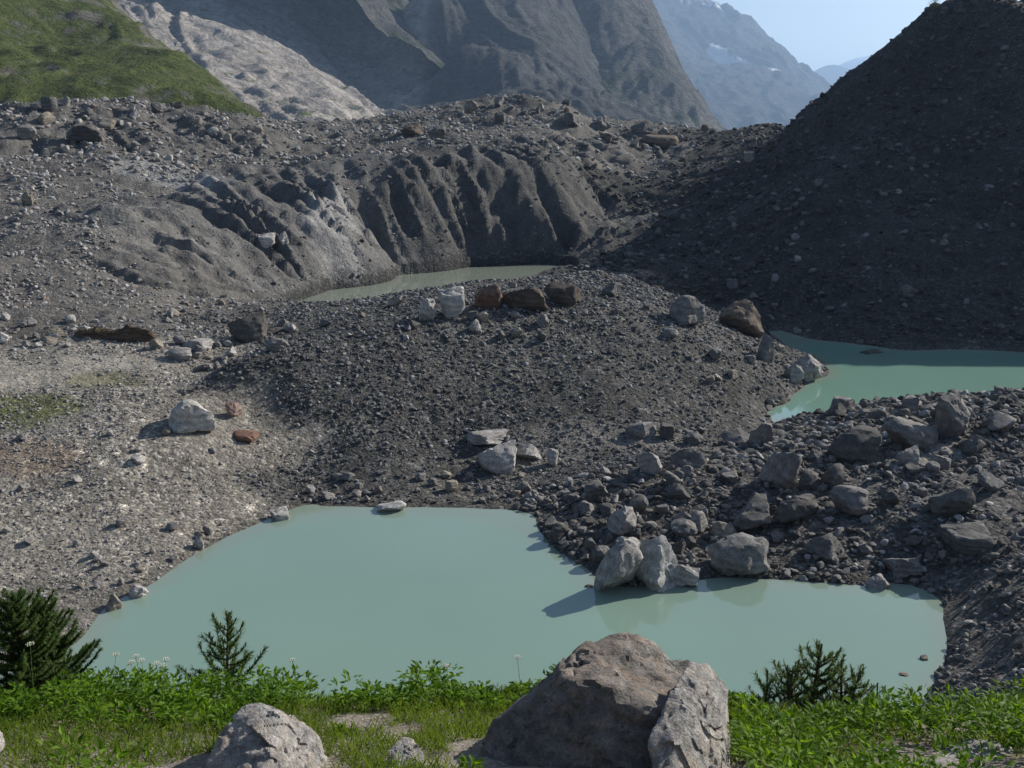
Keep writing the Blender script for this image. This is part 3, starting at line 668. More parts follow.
H_(B[4], 571, 127, 22, 13, DGREY, 'dark round-backed boulder on the far skyline under the lit ridge')
H_(B[5], 414, 136, 26, 13, BROWN, 'brown humped boulder on the saddle of the glacier skyline')
H_(B[7], 437, 138, 18, 14, DGREY, 'dark boulder right of the brown humped boulder on the saddle')
H_(B[13], 598, 131, 18, 10, DGREY, 'low dark boulder on the skyline between the two rocky spurs')
H_(B[12], 873, 354, 22, 10, DGREY, 'shaded rock at the far shore of the right lake')
H_(B[14], 733, 290, 12, 10, GREY, 'grey rock in the shade behind the brown boulder')
H_(B[8], 925, 660, 8, 6, TAN, 'tiny tan stone breaking the water near the right shore'); H_(B[6], 905, 676, 9, 4, TAN, 'tiny flat stone awash in the lake near the right shore')
H_(B[9], 589, 588, 9, 5, TAN, 'tiny stone awash left of the split pair in the lake')

# the low streaked brown outcrop on the terrace
def outcrop():
    r = np.random.default_rng(3); n1, n2 = 120, 34
    a = np.linspace(0, 1, n1)[:, None] * np.ones((1, n2)); b = np.ones((n1, 1)) * np.linspace(0, 1, n2)[None]
    x = (a - 0.5); ang = b * math.pi
    prof = np.sin(np.clip(a * 1.02, 0, 1) * math.pi) ** 0.35 * (0.75 + 0.55 * fbm2(a * 5, a * 0 + 2, 4, 6) + 0.25 * np.floor(3 * noise2(a * 4, a * 0 + 7, 8)) / 3)
    st = 0.16 * fbm2(a * 4, b * 8, 4, 5, ridged=True)
    rad = prof * (0.5 + st)
    vv = np.stack([x, np.cos(ang) * rad * 0.5, np.sin(ang) * rad - 0.12], -1).reshape(-1, 3)
    i = np.arange(n1 * n2).reshape(n1, n2)
    f = np.stack([i[:-1, :-1], i[1:, :-1], i[1:, 1:], i[:-1, 1:]], -1).reshape(-1, 4)
    return mesh_np('streaked_outcrop', vv, f)
t = NT('streaked_brown_rock'); co = t.node('ShaderNodeTexCoord').outputs['Object']
mp = t.node('ShaderNodeMapping', {'Vector': co, 'Scale': (1.2, 7.0, 9.0)}).outputs[0]
nn = t.noise(mp, 2.0, 6, 0.7, 1.0)
M_OUT = t.finish(t.bsdf(t.ramp(nn, [(0.3, (.035, .024, .016)), (0.52, (.12, .085, .055)), (0.7, (.25, .19, .13))]), 0.95, t.bump(nn, 0.8, 0.3), 0.1))
o = put_rock('streaked_outcrop', outcrop(), 112, 342, 84, 17, BROWN, 'low brown rock outcrop with dark streaks behind the trodden terrace', depth=0.35, rot=0.03, cat='outcrop', sink=0.42)
o.data.materials.append(M_OUT)

def scatter_rocks(n, boxes, lo, hi, cols, label, group, cat='rock', flat=(0.5, 0.85), seed=1):
    r = random.Random(seed); k = 0; tries = 0
    while k < n and tries < n * 40:
        tries += 1
        x0, y0, x1, y1 = r.choice(boxes)
        px, py = r.uniform(x0, x1), r.uniform(y0, y1)
        w = lo * (hi / lo) ** (r.random() ** 1.9)
        g = ground_hit(px, py)
        if g[2] < 0.06 or g[1] > 430: continue
        rad = 0.5 * w * (g[1] * CP + 10) / FPX
        if any((g[0] - a) ** 2 + (g[1] - b) ** 2 < (0.75 * (rad + c)) ** 2 for a, b, c in taken): continue
        c = r.choice(cols); j = r.uniform(0.8, 1.25)
        prng.seed(seed * 1000 + tries)
        put_rock('rock', r.choice(SMALL), px, py, w, w * r.uniform(*flat), tuple(q * j for q in c), label, rot=r.uniform(0, 6.28), tilt=(r.uniform(-.35, .35), r.uniform(-.35, .35)), group=group, cat=cat, depth=r.uniform(.7, 1.2), sink=0.22)
        k += 1
bank = [(560, 470, 1020, 575), (640, 430, 1000, 480), (560, 500, 760, 565), (760, 450, 960, 560), (830, 408, 960, 432), (545, 500, 640, 560)]
scatter_rocks(112, bank, 9, 34, [GREY, DGREY, DGREY, GREY, LIGHT, DARK], 'grey angular rock among the dark rubble of the bank between the two lakes', 'rocks of the rubble bank', seed=21)
scatter_rocks(26, [(300, 470, 540, 503), (300, 492, 540, 504)], 8, 16, [GREY, LIGHT, TAN, GREY], 'loose rock along the far lake shore below the mound', 'rocks along the far lake shore', seed=22)
scatter_rocks(26, [(70, 560, 200, 625), (150, 530, 280, 560), (0, 430, 260, 560)], 7, 13, [LIGHT, PALE, TAN, GREY], 'pale loose rock on the gravel slope left of the lake', 'rocks of the gravel slope', seed=23)
scatter_rocks(30, [(0, 315, 190, 350), (170, 345, 230, 372), (0, 325, 90, 348)], 7, 16, [LIGHT, GREY, TAN, PALE], 'loose rock heaped along the upper edge of the terrace', 'rocks along the terrace', seed=24)
scatter_rocks(50, [(0, 105, 330, 150), (0, 108, 220, 140), (430, 100, 570, 125), (600, 128, 720, 150)], 6, 19, [TAN, GREY, DGREY, BROWN, LIGHT], 'block strewn over the upper glacier debris below the skyline', 'blocks on the upper glacier debris', seed=25)
scatter_rocks(30, [(270, 305, 420, 345), (400, 285, 690, 345), (660, 330, 800, 390)], 7, 15, [LIGHT, GREY, TAN, DGREY], 'loose rock scattered over the top of the mound', 'rocks on the mound', seed=26)
scatter_rocks(24, [(700, 150, 1020, 345), (620, 150, 760, 260)], 7, 16, [GREY, DGREY, LIGHT, DGREY], 'rock stuck in the shaded slope of the tall moraine ridge', 'rocks of the shaded ridge', seed=27)

def landmark(label):
    "the short name of a big boulder, cut at its first place word"
    ws = label.split(); out = []
    for i_, w_ in enumerate(ws):
        if i_ > 1 and w_ in ('alone', 'just', 'lying', 'at', 'standing', 'in', 'on', 'with', 'where', 'above', 'below', 'half', 'directly', 'touching', 'right', 'left', 'leaning', 'perched', 'beside', 'behind', 'low', 'near', 'close', 'before', 'breaking', 'awash'): break
        out.append(w_)
    return ' '.join(out)
names = {}
for hx, hy, lb in heroes: names.setdefault(landmark(lb), []).append((hx, hy, lb))
marks = [(v_[0][0], v_[0][1], k_) for k_, v_ in names.items() if len(v_) == 1]
seen = {}
for ob_, px, py, w_, c_ in loose:
    hx, hy, nm = min(marks, key=lambda m_: (m_[0] - px) ** 2 + (m_[1] - py) ** 2)
    lum = c_[1]; warm = c_[0] / c_[2]
    cw = 'reddish' if warm > 1.9 else 'brown' if warm > 1.45 else 'tan' if warm > 1.25 else 'pale' if lum > .32 else 'light grey' if lum > .24 else 'grey' if lum > .155 else 'dark grey'
    a_ = math.degrees(math.atan2(hy - py, px - hx)) % 360
    rel = ('right of', 'up-right of', 'above', 'up-left of', 'left of', 'down-left of', 'below', 'down-right of')[int((a_ + 22.5) // 45) % 8]
    seen.setdefault((cw, rel, nm), []).append((math.hypot(px - hx, py - hy), ob_, w_))
ORD = ('nearest', 'second nearest', 'third nearest', 'fourth nearest', 'fifth nearest', 'sixth nearest', 'seventh nearest', 'eighth nearest', 'ninth nearest', 'tenth nearest', 'eleventh nearest', 'twelfth nearest')
for (cw, rel, nm), lst in seen.items():
    lst.sort(key=lambda q_: q_[0])
    for i_, (d_, ob_, w_) in enumerate(lst):
        ob_['label'] = (ORD[min(i_, 11)] + ' ' if len(lst) > 1 else 'loose ') + f"{cw} rock {rel} the {nm}"

# ------------------------------------------------------------------ loose stones (too many to count)
def stone_protos(mat, tagname):
    ob = []
    for i in range(7):
        me = rock_mesh('stone', 700 + i, 2, 7 + i % 4, 0.0, 0.45, 0.95, mat)
        ob.append(bpy.data.objects.new('stone_source', me))
    return ob
def rubble(name, label, protos, pts, scl, rot, pid):
    me = bpy.data.meshes.new(name); me.vertices.add(len(pts)); me.vertices.foreach_set('co', np.asarray(pts, np.float32).ravel())
    for nm, ty, arr in (('rot', 'FLOAT_VECTOR', rot), ('scl', 'FLOAT_VECTOR', scl)):
        a = me.attributes.new(nm, ty, 'POINT'); a.data.foreach_set('vector', np.asarray(arr, np.float32).ravel())
    a = me.attributes.new('pid', 'INT', 'POINT'); a.data.foreach_set('value', np.asarray(pid, np.int32))
    o = link(name, me); tag(o, label, 'rubble', kind='stuff')
    ng = bpy.data.node_groups.new('stones', 'GeometryNodeTree')
    ng.interface.new_socket('Geometry', in_out='INPUT', socket_type='NodeSocketGeometry'); ng.interface.new_socket('Geometry', in_out='OUTPUT', socket_type='NodeSocketGeometry')
    N, L = ng.nodes, ng.links
    gi, go = N.new('NodeGroupInput'), N.new('NodeGroupOutput'); iop = N.new('GeometryNodeInstanceOnPoints'); jn = N.new('GeometryNodeJoinGeometry')
    for p in protos:
        oi = N.new('GeometryNodeObjectInfo'); oi.inputs['Object'].default_value = p; oi.inputs['As Instance'].default_value = True
        L.new(oi.outputs['Geometry'], jn.inputs[0])
    def attr(nm, ty):
        a_ = N.new('GeometryNodeInputNamedAttribute'); a_.data_type = ty; a_.inputs['Name'].default_value = nm; return a_.outputs['Attribute']
    L.new(gi.outputs[0], iop.inputs['Points']); L.new(jn.outputs[0], iop.inputs['Instance'])
    iop.inputs['Pick Instance'].default_value = True; L.new(attr('pid', 'INT'), iop.inputs['Instance Index'])
    L.new(attr('rot', 'FLOAT_VECTOR'), iop.inputs['Rotation']); L.new(attr('scl', 'FLOAT_VECTOR'), iop.inputs['Scale'])
    L.new(iop.outputs[0], go.inputs[0])
    md = o.modifiers.new('stones', 'NODES'); md.node_group = ng
    return o
def spread(n, zs, ylo, yhi, xr, smin, smax, pw, clump=0.0, sd=1, keep=None):
    "n stones over the given zones, nearer ground more densely"
    r = np.random.default_rng(sd); P_, S_ = [], []
    got = 0
    for _ in range(30):
        m = n * 3
        y = ylo * (yhi / ylo) ** r.random(m); x = (r.random(m) * 2 - 1) * np.minimum(halfw(y) * 0.98, 14 + 0.62 * y)
        z = h_at(x, y); ok = np.isin(zone_at(x, y), zs) & (z > 0.02)
        if clump > 0: ok &= (fbm2(x * 0.11, y * 0.11, 3, sd + 3) + 0.6 * fbm2(x * 0.5, y * 0.5, 2, sd + 4) + r.normal(0, 0.35, m)) > (clump - 0.5)
        if keep is not None: ok &= keep(x, y, z, r)
        x, y, z = x[ok], y[ok], z[ok]
        P_.append(np.stack([x, y, z], -1)); got += len(x)
        if got >= n: break
    p = np.concatenate(P_)[:n]; k = len(p)
    s = smin * (smax / smin) ** (r.random(k) ** pw)
    s = s * np.clip(p[:, 1] / 90.0, 0.5, 2.6)
    scl = np.stack([s * r.uniform(.8, 1.4, k), s * r.uniform(.7, 1.1, k), s * r.uniform(.45, .85, k)], -1)
    rot = np.stack([r.uniform(-.5, .5, k), r.uniform(-.5, .5, k), r.uniform(0, 6.28, k)], -1)
    p[:, 2] += scl[:, 2] * 0.15
    return p, scl, rot, r.integers(0, 7, k)
PR_L, PR_D, PR_B, PR_R = stone_protos(M_RUB_L, 'l'), stone_protos(M_RUB_D, 'd'), stone_protos(M_RUB_B, 'b'), stone_protos(M_RUB_R, 'r')
rubble('rubble', 'small pale stones covering the gravel slope left of the lake', PR_L, *spread(26000, (Z_SLOPE,), 50, 112, 0, .06, .40, 3.4, 0.42, 31, lambda x, y, z, r: r.random(len(x)) > 0.9 * lookup(SILT, x, y)))
rubble('rubble', 'small dark stones covering the rounded mound', PR_D, *spread(44000, (Z_MOUND,), 78, 170, 0, .09, .52, 3.2, 0.25, 32))
rubble('rubble', 'loose grey stones filling the rubble bank between the lakes', PR_B, *spread(46000, (Z_BANK,), 40, 112, 0, .12, 1.05, 3.0, 0.2, 33))
rubble('rubble', 'stones strewn over the debris-covered glacier', PR_L, *spread(30000, (Z_DEBRIS,), 100, 430, 0, .08, .62, 3.2, 0.5, 34, lambda x, y, z, r: r.random(len(x)) > 0.88 * lookup(np.clip(RM * 1.6, 0, 1), x, y)))
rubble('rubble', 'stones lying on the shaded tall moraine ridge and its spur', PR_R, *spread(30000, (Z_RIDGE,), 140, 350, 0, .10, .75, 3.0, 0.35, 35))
rubble('rubble', 'few stones caught in the rilled silt cliff over the back lake', PR_B, *spread(1600, (Z_CLIFF,), 160, 300, 0, .10, .5, 3.0, 0.7, 36))

rubble('rubble', 'coarse blocks heaped along the top of the debris-covered glacier', PR_L, *spread(7000, (Z_DEBRIS,), 225, 430, 0, .22, .8, 2.4, 0.5, 37))

# ------------------------------------------------------------------ foreground ground
def fg_z(x, y):
    x = np.asarray(x, float); y = np.asarray(y, float)
    z = 28.3 - 0.45 * y + 0.10 * fbm2(x * 0.7, y * 0.7, 4, 81) + 0.03 * fbm2(x * 4, y * 4, 3, 82)
    e = 10.3 + 0.35 * np.sin(x * 0.9 + 1) + 0.5 * fbm2(x * 0.5, x * 0 + 3, 2, 83) - 1.35 * smooth(1.3, 2.8, x) + 0.9 * smooth(4.2, 5.6, x)
    return z - 0.95 * np.maximum(y - e, 0) - 0.25 * np.maximum(y - e, 0) ** 1.3
def fg_hit(px, py):
    d = ray(px, py); t = np.linspace(3, 18, 3000) / d[1]
    z = CAM_H + d[2] * t; k = np.nonzero(z < fg_z(d[0] * t, d[1] * t))[0]
    k = k[0] if len(k) else len(t) - 1
    return np.array((d[0] * t[k], d[1] * t[k], float(fg_z(d[0] * t[k], d[1] * t[k]))))
X, Y = np.meshgrid(np.linspace(-13, 13, 300), np.linspace(-3, 15.5, 220)); Z = fg_z(X, Y)
i = np.arange(X.size).reshape(X.shape); q = np.stack([i[:-1, :-1], i[:-1, 1:], i[1:, 1:], i[1:, :-1]], -1).reshape(-1, 4)
me = mesh_np('footpath_slope', np.stack([X.ravel(), Y.ravel(), Z.ravel()], -1), q); tag(link('footpath_slope', me, M_SOIL), kind='structure')

X, Y = np.meshgrid(np.linspace(-70, 70, 120), np.linspace(-75, -2.9, 70)); Z = 28.3 - 0.45 * -2.9 + 0.56 * (-2.9 - Y) + 1.2 * fbm2(X * .08, Y * .08, 4, 85) * smooth(-3, -12, Y) - 0.004 * X * X * smooth(-2, -40, Y)
i = np.arange(X.size).reshape(X.shape); q = np.stack([i[:-1, :-1], i[:-1, 1:], i[1:, 1:], i[1:, :-1]], -1).reshape(-1, 4)
me = mesh_np('hillside', np.stack([X.ravel(), Y.ravel(), Z.ravel()], -1), q); tag(link('hillside', me, M_SOIL), kind='structure')  # unseen rise behind the viewpoint, added to block some of the sky fill

# ------------------------------------------------------------------ foreground boulders
def hero(name, label, pts, mat, sub=6, rough=0.05, seed=1, steps=0.03):
    pts = np.array([P(*p) if len(p) == 3 else p[:3] for p in pts])
    c = pts.mean(0); base = np.array((c[0], c[1], pts[:, 2].min()))
    bm = bmesh.new()
    for p in pts: bm.verts.new(p - c)
    bm.verts.ensure_lookup_table(); bmesh.ops.convex_hull(bm, input=bm.verts); bm.normal_update()
    pl = [(np.array(f.normal[:]), float(f.normal.dot(f.verts[0].co))) for f in bm.faces]; bm.free()
    n = np.array([a for a, b in pl]); d = np.array([b for a, b in pl]); s_ = np.where(d < 0, -1, 1); n = n * s_[:, None]; d = d * s_
    v, f = ico(sub); k = v @ n.T
    rad = np.where(k > 0.02, d / np.maximum(k, 0.02), 99)
    srt = np.sort(rad, 1); rad = -np.log(np.exp(-(srt[:, :4] - srt[:, :1]) * 60).sum(1)) / 60 + srt[:, 0]      # slightly worn edges
    p = v * rad[:, None]
    w = p + 0.12 * np.stack([fbm3(p * 2 + 3, 3, seed), fbm3(p * 2 + 9, 3, seed + 1), fbm3(p * 2 + 17, 3, seed + 2)], -1)
    big = fbm3(w * 1.9, 4, seed + 4); lay = w @ np.array((0.35, 0.25, 0.9)) * 7 + 0.8 * fbm3(w * 1.5, 3, seed + 6)
    stp = (lay - np.floor(lay)); stp = np.where(stp < 0.8, stp / 0.8, (1 - stp) / 0.2)
    crack = np.clip(1 - np.abs(fbm3(w * 1.7 + 40, 3, seed + 8)) * 14, 0, 1)
    fine = fbm3(p * 11, 4, seed + 10)
    p = p + v * (facets(w, seed + 20, 24, 0.07) + facets(w, seed + 21, 170, 0.055))[:, None]
    p = p + v * (rough * (0.7 * big + 0.45 * fine) + steps * (stp - 0.5) * smooth(-0.1, 0.3, fbm3(w * 1.3 + 70, 2, seed + 12)) - rough * 0.9 * crack)[:, None]
    me = mesh_np(name, p + c - base, f); me.materials.append(mat); me.set_sharp_from_angle(angle=R(38))
    o = link(name, me); o.location = base
    return tag(o, label, 'boulder')
MH1 = mat_hero('lichened_gneiss', (.185, .168, .150), (1.18, .92, .74), (.045, .04, .036))
MH2 = mat_hero('pale_gneiss', (.33, .315, .295), (1.12, .97, .82), (.12, .11, .10))
hero('boulder', 'big dark-fronted foreground boulder with a pale tilted top at the lake overlook', [(478, 778, 6.9), (495, 720, 7.25), (530, 692, 7.25), (556, 675, 7.1), (612, 689, 6.8), (660, 710, 6.65), (577, 646, 7.75), (596, 645, 7.95), (636, 633, 8.2), (650, 638, 8.2), (704, 672, 7.9), (705, 735, 7.0),
      (660, 860, 6.2), (500, 850, 6.35), (560, 880, 6.1), (470, 800, 7.4), (540, 690, 8.7), (620, 655, 9.0), (700, 690, 8.7), (480, 860, 7.4), (700, 860, 7.0), (560, 800, 8.8), (690, 800, 8.6)], MH1, 6, 0.032, 11, 0.03)
hero('boulder', 'pale upright block leaning on the right of the big foreground boulder', [(648, 742, 6.35), (668, 690, 6.75), (688, 661, 7.15), (708, 661, 7.25), (728, 686, 7.2), (731, 745, 6.8), (722, 755, 6.6), (700, 700, 6.7), (676, 735, 6.35), (655, 800, 6.0), (735, 830, 6.2), (690, 850, 5.9), (728, 700, 7.6), (700, 680, 7.7), (735, 800, 7.2), (665, 800, 7.0)], MH2, 6, 0.035, 23, 0.02)
hero('boulder', 'pale grey faceted boulder at the lower left on the bare path', [(200, 775, 6.55), (215, 745, 6.75), (240, 707, 7.05), (262, 702, 7.15), (272, 706, 7.05), (285, 735, 6.75), (318, 728, 7.15), (327, 752, 7.0), (325, 800, 6.6), (290, 830, 6.1), (210, 830, 6.2), (262, 770, 6.35), (305, 722, 7.5), (250, 715, 7.6), (215, 770, 7.4), (325, 780, 7.4)], MH2, 6, 0.03, 37, 0.025)
hero('boulder', 'small pale rock low in the foreground left of the big boulder', [(388, 748, 6.95), (398, 737, 7.1), (413, 738, 7.1), (424, 752, 6.95), (432, 770, 6.7), (405, 785, 6.5), (385, 770, 6.8), (410, 745, 7.3), (430, 780, 7.1), (395, 790, 7.1)], MH2, 5, 0.02, 41, 0.01)
hero('boulder', 'grey flat rock half buried in leaves at the lower right', [(922, 768, 6.75), (935, 750, 7.0), (960, 741, 7.15), (990, 739, 7.2), (1016, 748, 7.1), (1020, 768, 6.8), (980, 790, 6.4), (930, 790, 6.5), (960, 748, 7.5), (1005, 752, 7.5), (940, 790, 7.3), (1015, 790, 7.3)], MH2, 5, 0.025, 43, 0.015)
hero('boulder', 'pale rock cut by the left edge of the picture', [(-30, 740, 7.0), (-20, 722, 7.15), (2, 726, 7.15), (6, 745, 6.95), (0, 765, 6.7), (-35, 770, 6.7), (-10, 760, 7.5), (-40, 745, 7.4)], MH2, 4, 0.02, 47, 0.01)
hero('boulder', 'small reddish stone at the foot of the pale upright block', [(732, 768, 6.7), (738, 757, 6.8), (748, 756, 6.85), (753, 770, 6.7), (742, 785, 6.5), (740, 762, 7.0), (752, 780, 6.9)], MH1, 4, 0.015, 49, 0.005)

# ------------------------------------------------------------------ foreground plants
def leaf_mesh(name, pos, direc, up, length, width, shade, blade=False):
    "many leaves as folded ovals (or grass blades) in one mesh"
    n = len(pos); d = direc / np.linalg.norm(direc, axis=1)[:, None]
    s = np.cross(d, up); s /= np.maximum(np.linalg.norm(s, axis=1), 1e-6)[:, None]; u = np.cross(s, d)
    L, W = length[:, None], width[:, None]
    if blade:
        P0, P1 = pos - s * W * .5, pos + s * W * .5
        m = pos + d * L * .55 + u * L * .06; P2, P3 = m - s * W * .35, m + s * W * .35; P4 = pos + d * L * .92 - np.array((0, 0, 1)) * L * .18
        v = np.stack([P0, P1, P3, P2, P4], 1).reshape(-1, 3); b = np.arange(n)[:, None] * 5
        f = np.concatenate([b + np.array((0, 1, 2)), b + np.array((0, 2, 3)), b + np.array((3, 2, 4))]); k = 5
    else:
        c = pos + d * L * .45 - u * L * .03; e = pos + d * L - u * L * .18; fold = u * W * .2
        v = np.stack([pos, c - s * W * .5 + fold, c, c + s * W * .5 + fold, e], 1).reshape(-1, 3); b = np.arange(n)[:, None] * 5
        f = np.concatenate([b + np.array(q_) for q_ in ((0, 2, 1), (0, 3, 2), (1, 2, 4), (2, 3, 4))]); k = 5
    me = mesh_np(name, v, f, False); vcol(me, np.repeat(shade, k)[:, None] * np.ones((1, 3)))
    return me
M_LEAF = mat_leaf('broad_leaf', (.036, .090, .006), (.165, .29, .016), 0.48)
M_GRASS = mat_leaf('meadow_grass', (.06, .10, .015), (.16, .22, .04), 0.4)
M_NEEDLE = mat_leaf('conifer_needle', (.026, .055, .014), (.085, .14, .03), 0.3)
M_TWIG = mat_plain('twig_bark', (.07, .055, .04)); M_STEM = mat_plain('green_stem', (.10, .14, .04)); M_UMBEL = mat_plain('umbel_white', (.62, .6, .5))
# where leaves grow: everywhere in front of the lake but on the bare soil and the rocks
bare = [(fg_hit(px, py)[:2], rx, ry) for px, py, rx, ry in ((235, 772, 1.1, .72), (150, 775, .6, .35), (15, 708, .45, .4), (365, 722, .42, .5), (300, 700, .5, .25), (230, 690, .35, .16), (885, 750, .5, .16), (760, 752, .25, .12), (950, 728, .4, .12), (820, 722, .3, .1), (560, 800, 1.2, .6), (840, 740, .22, .12), (330, 765, .12, .3), (425, 762, .32, .25), (400, 730, .25, .3), (470, 745, .25, .3))]
rocks2 = [(P(590, 760, 7.1)[:2], 1.12, 1.25), (P(690, 750, 6.5)[:2], .5, .8), (P(265, 760, 6.9)[:2], .56, .5), (P(972, 765, 6.35)[:2], .62, .95), (P(408, 760, 6.95)[:2], .24, .2)]
def veg_mask(x, y, spread_=1.0):
    n = 0.35 * fbm2(x * 1.7, y * 1.7, 3, 91)
    m = np.ones(len(x), bool)
    for c, rx, ry in bare: m &= np.hypot((x - c[0]) / rx, (y - c[1]) / ry) + n > spread_
    for c, rx, ry in rocks2: m &= np.hypot((x - c[0]) / rx, (y - c[1]) / ry) > 1.0
    return m
r = np.random.default_rng(61)
def grow_leaves(n, seed, sel, hmin, hmax, lmin, lmax, per):
    r = np.random.default_rng(seed)
    x = r.uniform(-7.5, 7.5, n); y = r.uniform(5.4, 12.2, n); k = veg_mask(x, y) & sel(x, y, r); x, y = x[k], y[k]
    hh = (hmin + (hmax - hmin) * np.clip(0.5 + 1.7 * fbm2(x * 1.1, y * 1.3, 3, 66) + r.normal(0, .1, len(x)), 0, 1)) * (1 - .5 * smooth(1.5, 2.6, x) * smooth(5.4, 4.2, x) * smooth(8, 9, y))
    z0 = fg_z(x, y)
    pos, dr, ln, sh = [], [], [], []
    for j in range(len(x)):
        m = int(per * r.uniform(.7, 1.3)); a = r.uniform(0, 6.283, m); t_ = r.random(m) ** .6
        rad = hh[j] * .42 * r.random(m) ** .5
        p = np.stack([x[j] + np.cos(a) * rad, y[j] + np.sin(a) * rad, z0[j] + hh[j] * t_], -1)
        e = r.uniform(-.15, .95, m)
        dd = np.stack([np.cos(a + r.normal(0, .5, m)) * np.cos(e), np.sin(a + r.normal(0, .5, m)) * np.cos(e), np.sin(e)], -1)
        pos.append(p); dr.append(dd); ln.append(r.uniform(lmin, lmax, m)); sh.append(np.clip(r.normal(.5, .22, m) + .25 * (t_ - .5) * 0 + r.normal(0, .12), 0, 1))
    pos = np.concatenate(pos); dr = np.concatenate(dr); ln = np.concatenate(ln); sh = np.concatenate(sh)
    up = np.tile((0, 0, 1.0), (len(pos), 1)) + r.normal(0, .3, (len(pos), 3))
    return pos, dr, up, ln, ln * r.uniform(.38, .55, len(ln)), sh
leafy = lambda x, y, r: (fbm2(x * .6 + 3, y * .9, 3, 71) + r.normal(0, .06, len(x)) + .35 * smooth(8.6, 9.4, y) + .22 * smooth(.8, 1.6, x) - .22 * smooth(8.2, 7.4, y) * smooth(.5, -.5, x)) > 0.0
me = leaf_mesh('leafy_ground_cover', *grow_leaves(3600, 62, leafy, .04, .38, .05, .105, 32))
tag(link('leafy_ground_cover', me, M_LEAF), 'dense bright green broad-leaved plants along the edge of the overlook', 'ground cover', kind='stuff')
n = 95000; x = r.uniform(-7.5, 7.5, n); y = r.uniform(5.4, 12.4, n)
k = veg_mask(x, y, .8) & ((fbm2(x * .6 + 3, y * .9, 3, 71) + r.normal(0, .25, n)) < .2); x, y = x[k], y[k]; n = len(x)
a = r.uniform(0, 6.28, n); e = r.uniform(.75, 1.45, n); dr = np.stack([np.cos(a) * np.cos(e), np.sin(a) * np.cos(e), np.sin(e)], -1)
me = leaf_mesh('grass', np.stack([x, y, fg_z(x, y) - .01], -1), dr, np.stack([np.cos(a + 1.57), np.sin(a + 1.57), np.zeros(n) + .01], -1), r.uniform(.08, .28, n), r.uniform(.006, .013, n), np.clip(r.normal(.45, .25, n), 0, 1), True)
tag(link('grass', me, M_GRASS), 'long meadow grass between the leafy plants of the overlook', 'grass', kind='stuff')

def tube(path, radii, sides=6):
    path = np.array(path, float); vs, fs = [], []
    for i_, (p, rd) in enumerate(zip(path, radii)):
        d = path[min(i_ + 1, len(path) - 1)] - path[max(i_ - 1, 0)]; d /= np.linalg.norm(d)
        s = np.cross(d, (0.3, 1, 0.1)); s /= np.linalg.norm(s); u = np.cross(d, s)
        for j in range(sides):
            a_ = j * 2 * math.pi / sides; vs.append(p + rd * (math.cos(a_) * s + math.sin(a_) * u))
    for i_ in range(len(path) - 1):
        for j in range(sides):
            a_, b_ = i_ * sides + j, i_ * sides + (j + 1) % sides; fs.append((a_, b_, b_ + sides, a_ + sides))
    return np.array(vs), np.array(fs)
def merge(parts):
    vs, fs, o_ = [], [], 0
    for v, f in parts: vs.append(v); fs.append(f + o_); o_ += len(v)
    return np.concatenate(vs), np.concatenate(fs)
def conifer(label, base, h, spread_, seed, lush=1.0, group=None, lean=0.0):
    r = np.random.default_rng(seed); root = tag(link('conifer_sapling', None), label, 'tree', group); root.location = base
    top = np.array((lean * h, 0, h)); bend = r.normal(0, .03 * h, 2)
    trunk = [np.array((lean * h * t_ + bend[0] * math.sin(t_ * 3.1), bend[1] * math.sin(t_ * 3.1), h * t_ - .05 * h)) for t_ in np.linspace(0, 1.03, 9)]
    v, f = tube(trunk, np.linspace(.018, .003, 9) * h + .002); link('trunk', mesh_np('trunk', v, f), M_TWIG, root)
    parts, pos, dr, ln = [], [], [], []
    nb = int(54 * lush)
    for j in range(nb):
        t_ = .04 + .93 * (j + r.random()) / nb; c = np.array([np.interp(t_, np.linspace(0, 1.03, 9), [q_[k_] for q_ in trunk]) for k_ in range(3)])
        bl = h * spread_ * (1 - t_) ** .75 * r.uniform(.55, 1.15) + .03 * h; a_ = j * 2.4 + r.uniform(-.5, .5)
        up0 = .10 + .55 * t_ + r.normal(0, .1); m = 7
        pp = [c + bl * s_ * np.array((math.cos(a_), math.sin(a_), up0 + .35 * s_ * s_)) for s_ in np.linspace(0, 1, m)]
        parts.append(tube(pp, np.linspace(.0045, .001, m) * h + .0006, 4))
        k_ = int(max(bl / h * 620, 40) * lush); ss = r.random(k_) ** .8
        q_ = np.stack([np.interp(ss, np.linspace(0, 1, m), [w_[z_] for w_ in pp]) for z_ in range(3)], -1)
        bd = pp[-1] - pp[0]; bd = bd / np.linalg.norm(bd)
        nd = r.normal(0, 1, (k_, 3)); nd /= np.linalg.norm(nd, axis=1)[:, None]; nd = nd * .8 + bd * .75 + np.array((0, 0, .25))
        pos.append(q_); dr.append(nd); ln.append(r.uniform(.035, .07, k_) * (h ** .5))
    k_ = int(120 * lush); ss = r.random(k_)                                            # needles on the leader
    q_ = np.stack([np.interp(.6 + .43 * ss, np.linspace(0, 1.03, 9), [w_[z_] for w_ in trunk]) for z_ in range(3)], -1)
    nd = r.normal(0, 1, (k_, 3)); nd /= np.linalg.norm(nd, axis=1)[:, None]; pos.append(q_); dr.append(nd + np.array((0, 0, .6))); ln.append(r.uniform(.02, .038, k_) * (h ** .5))
    v, f = merge(parts); link('branches', mesh_np('branches', v, f), M_TWIG, root)
    pos, dr, ln = np.concatenate(pos), np.concatenate(dr), np.concatenate(ln)
    me = leaf_mesh('crown', pos, dr, np.tile((.2, .1, 1.0), (len(pos), 1)), ln, ln * .13 + .0015, np.clip(r.normal(.5, .25, len(ln)), 0, 1), True)
    link('crown', me, M_NEEDLE, root)
    return root
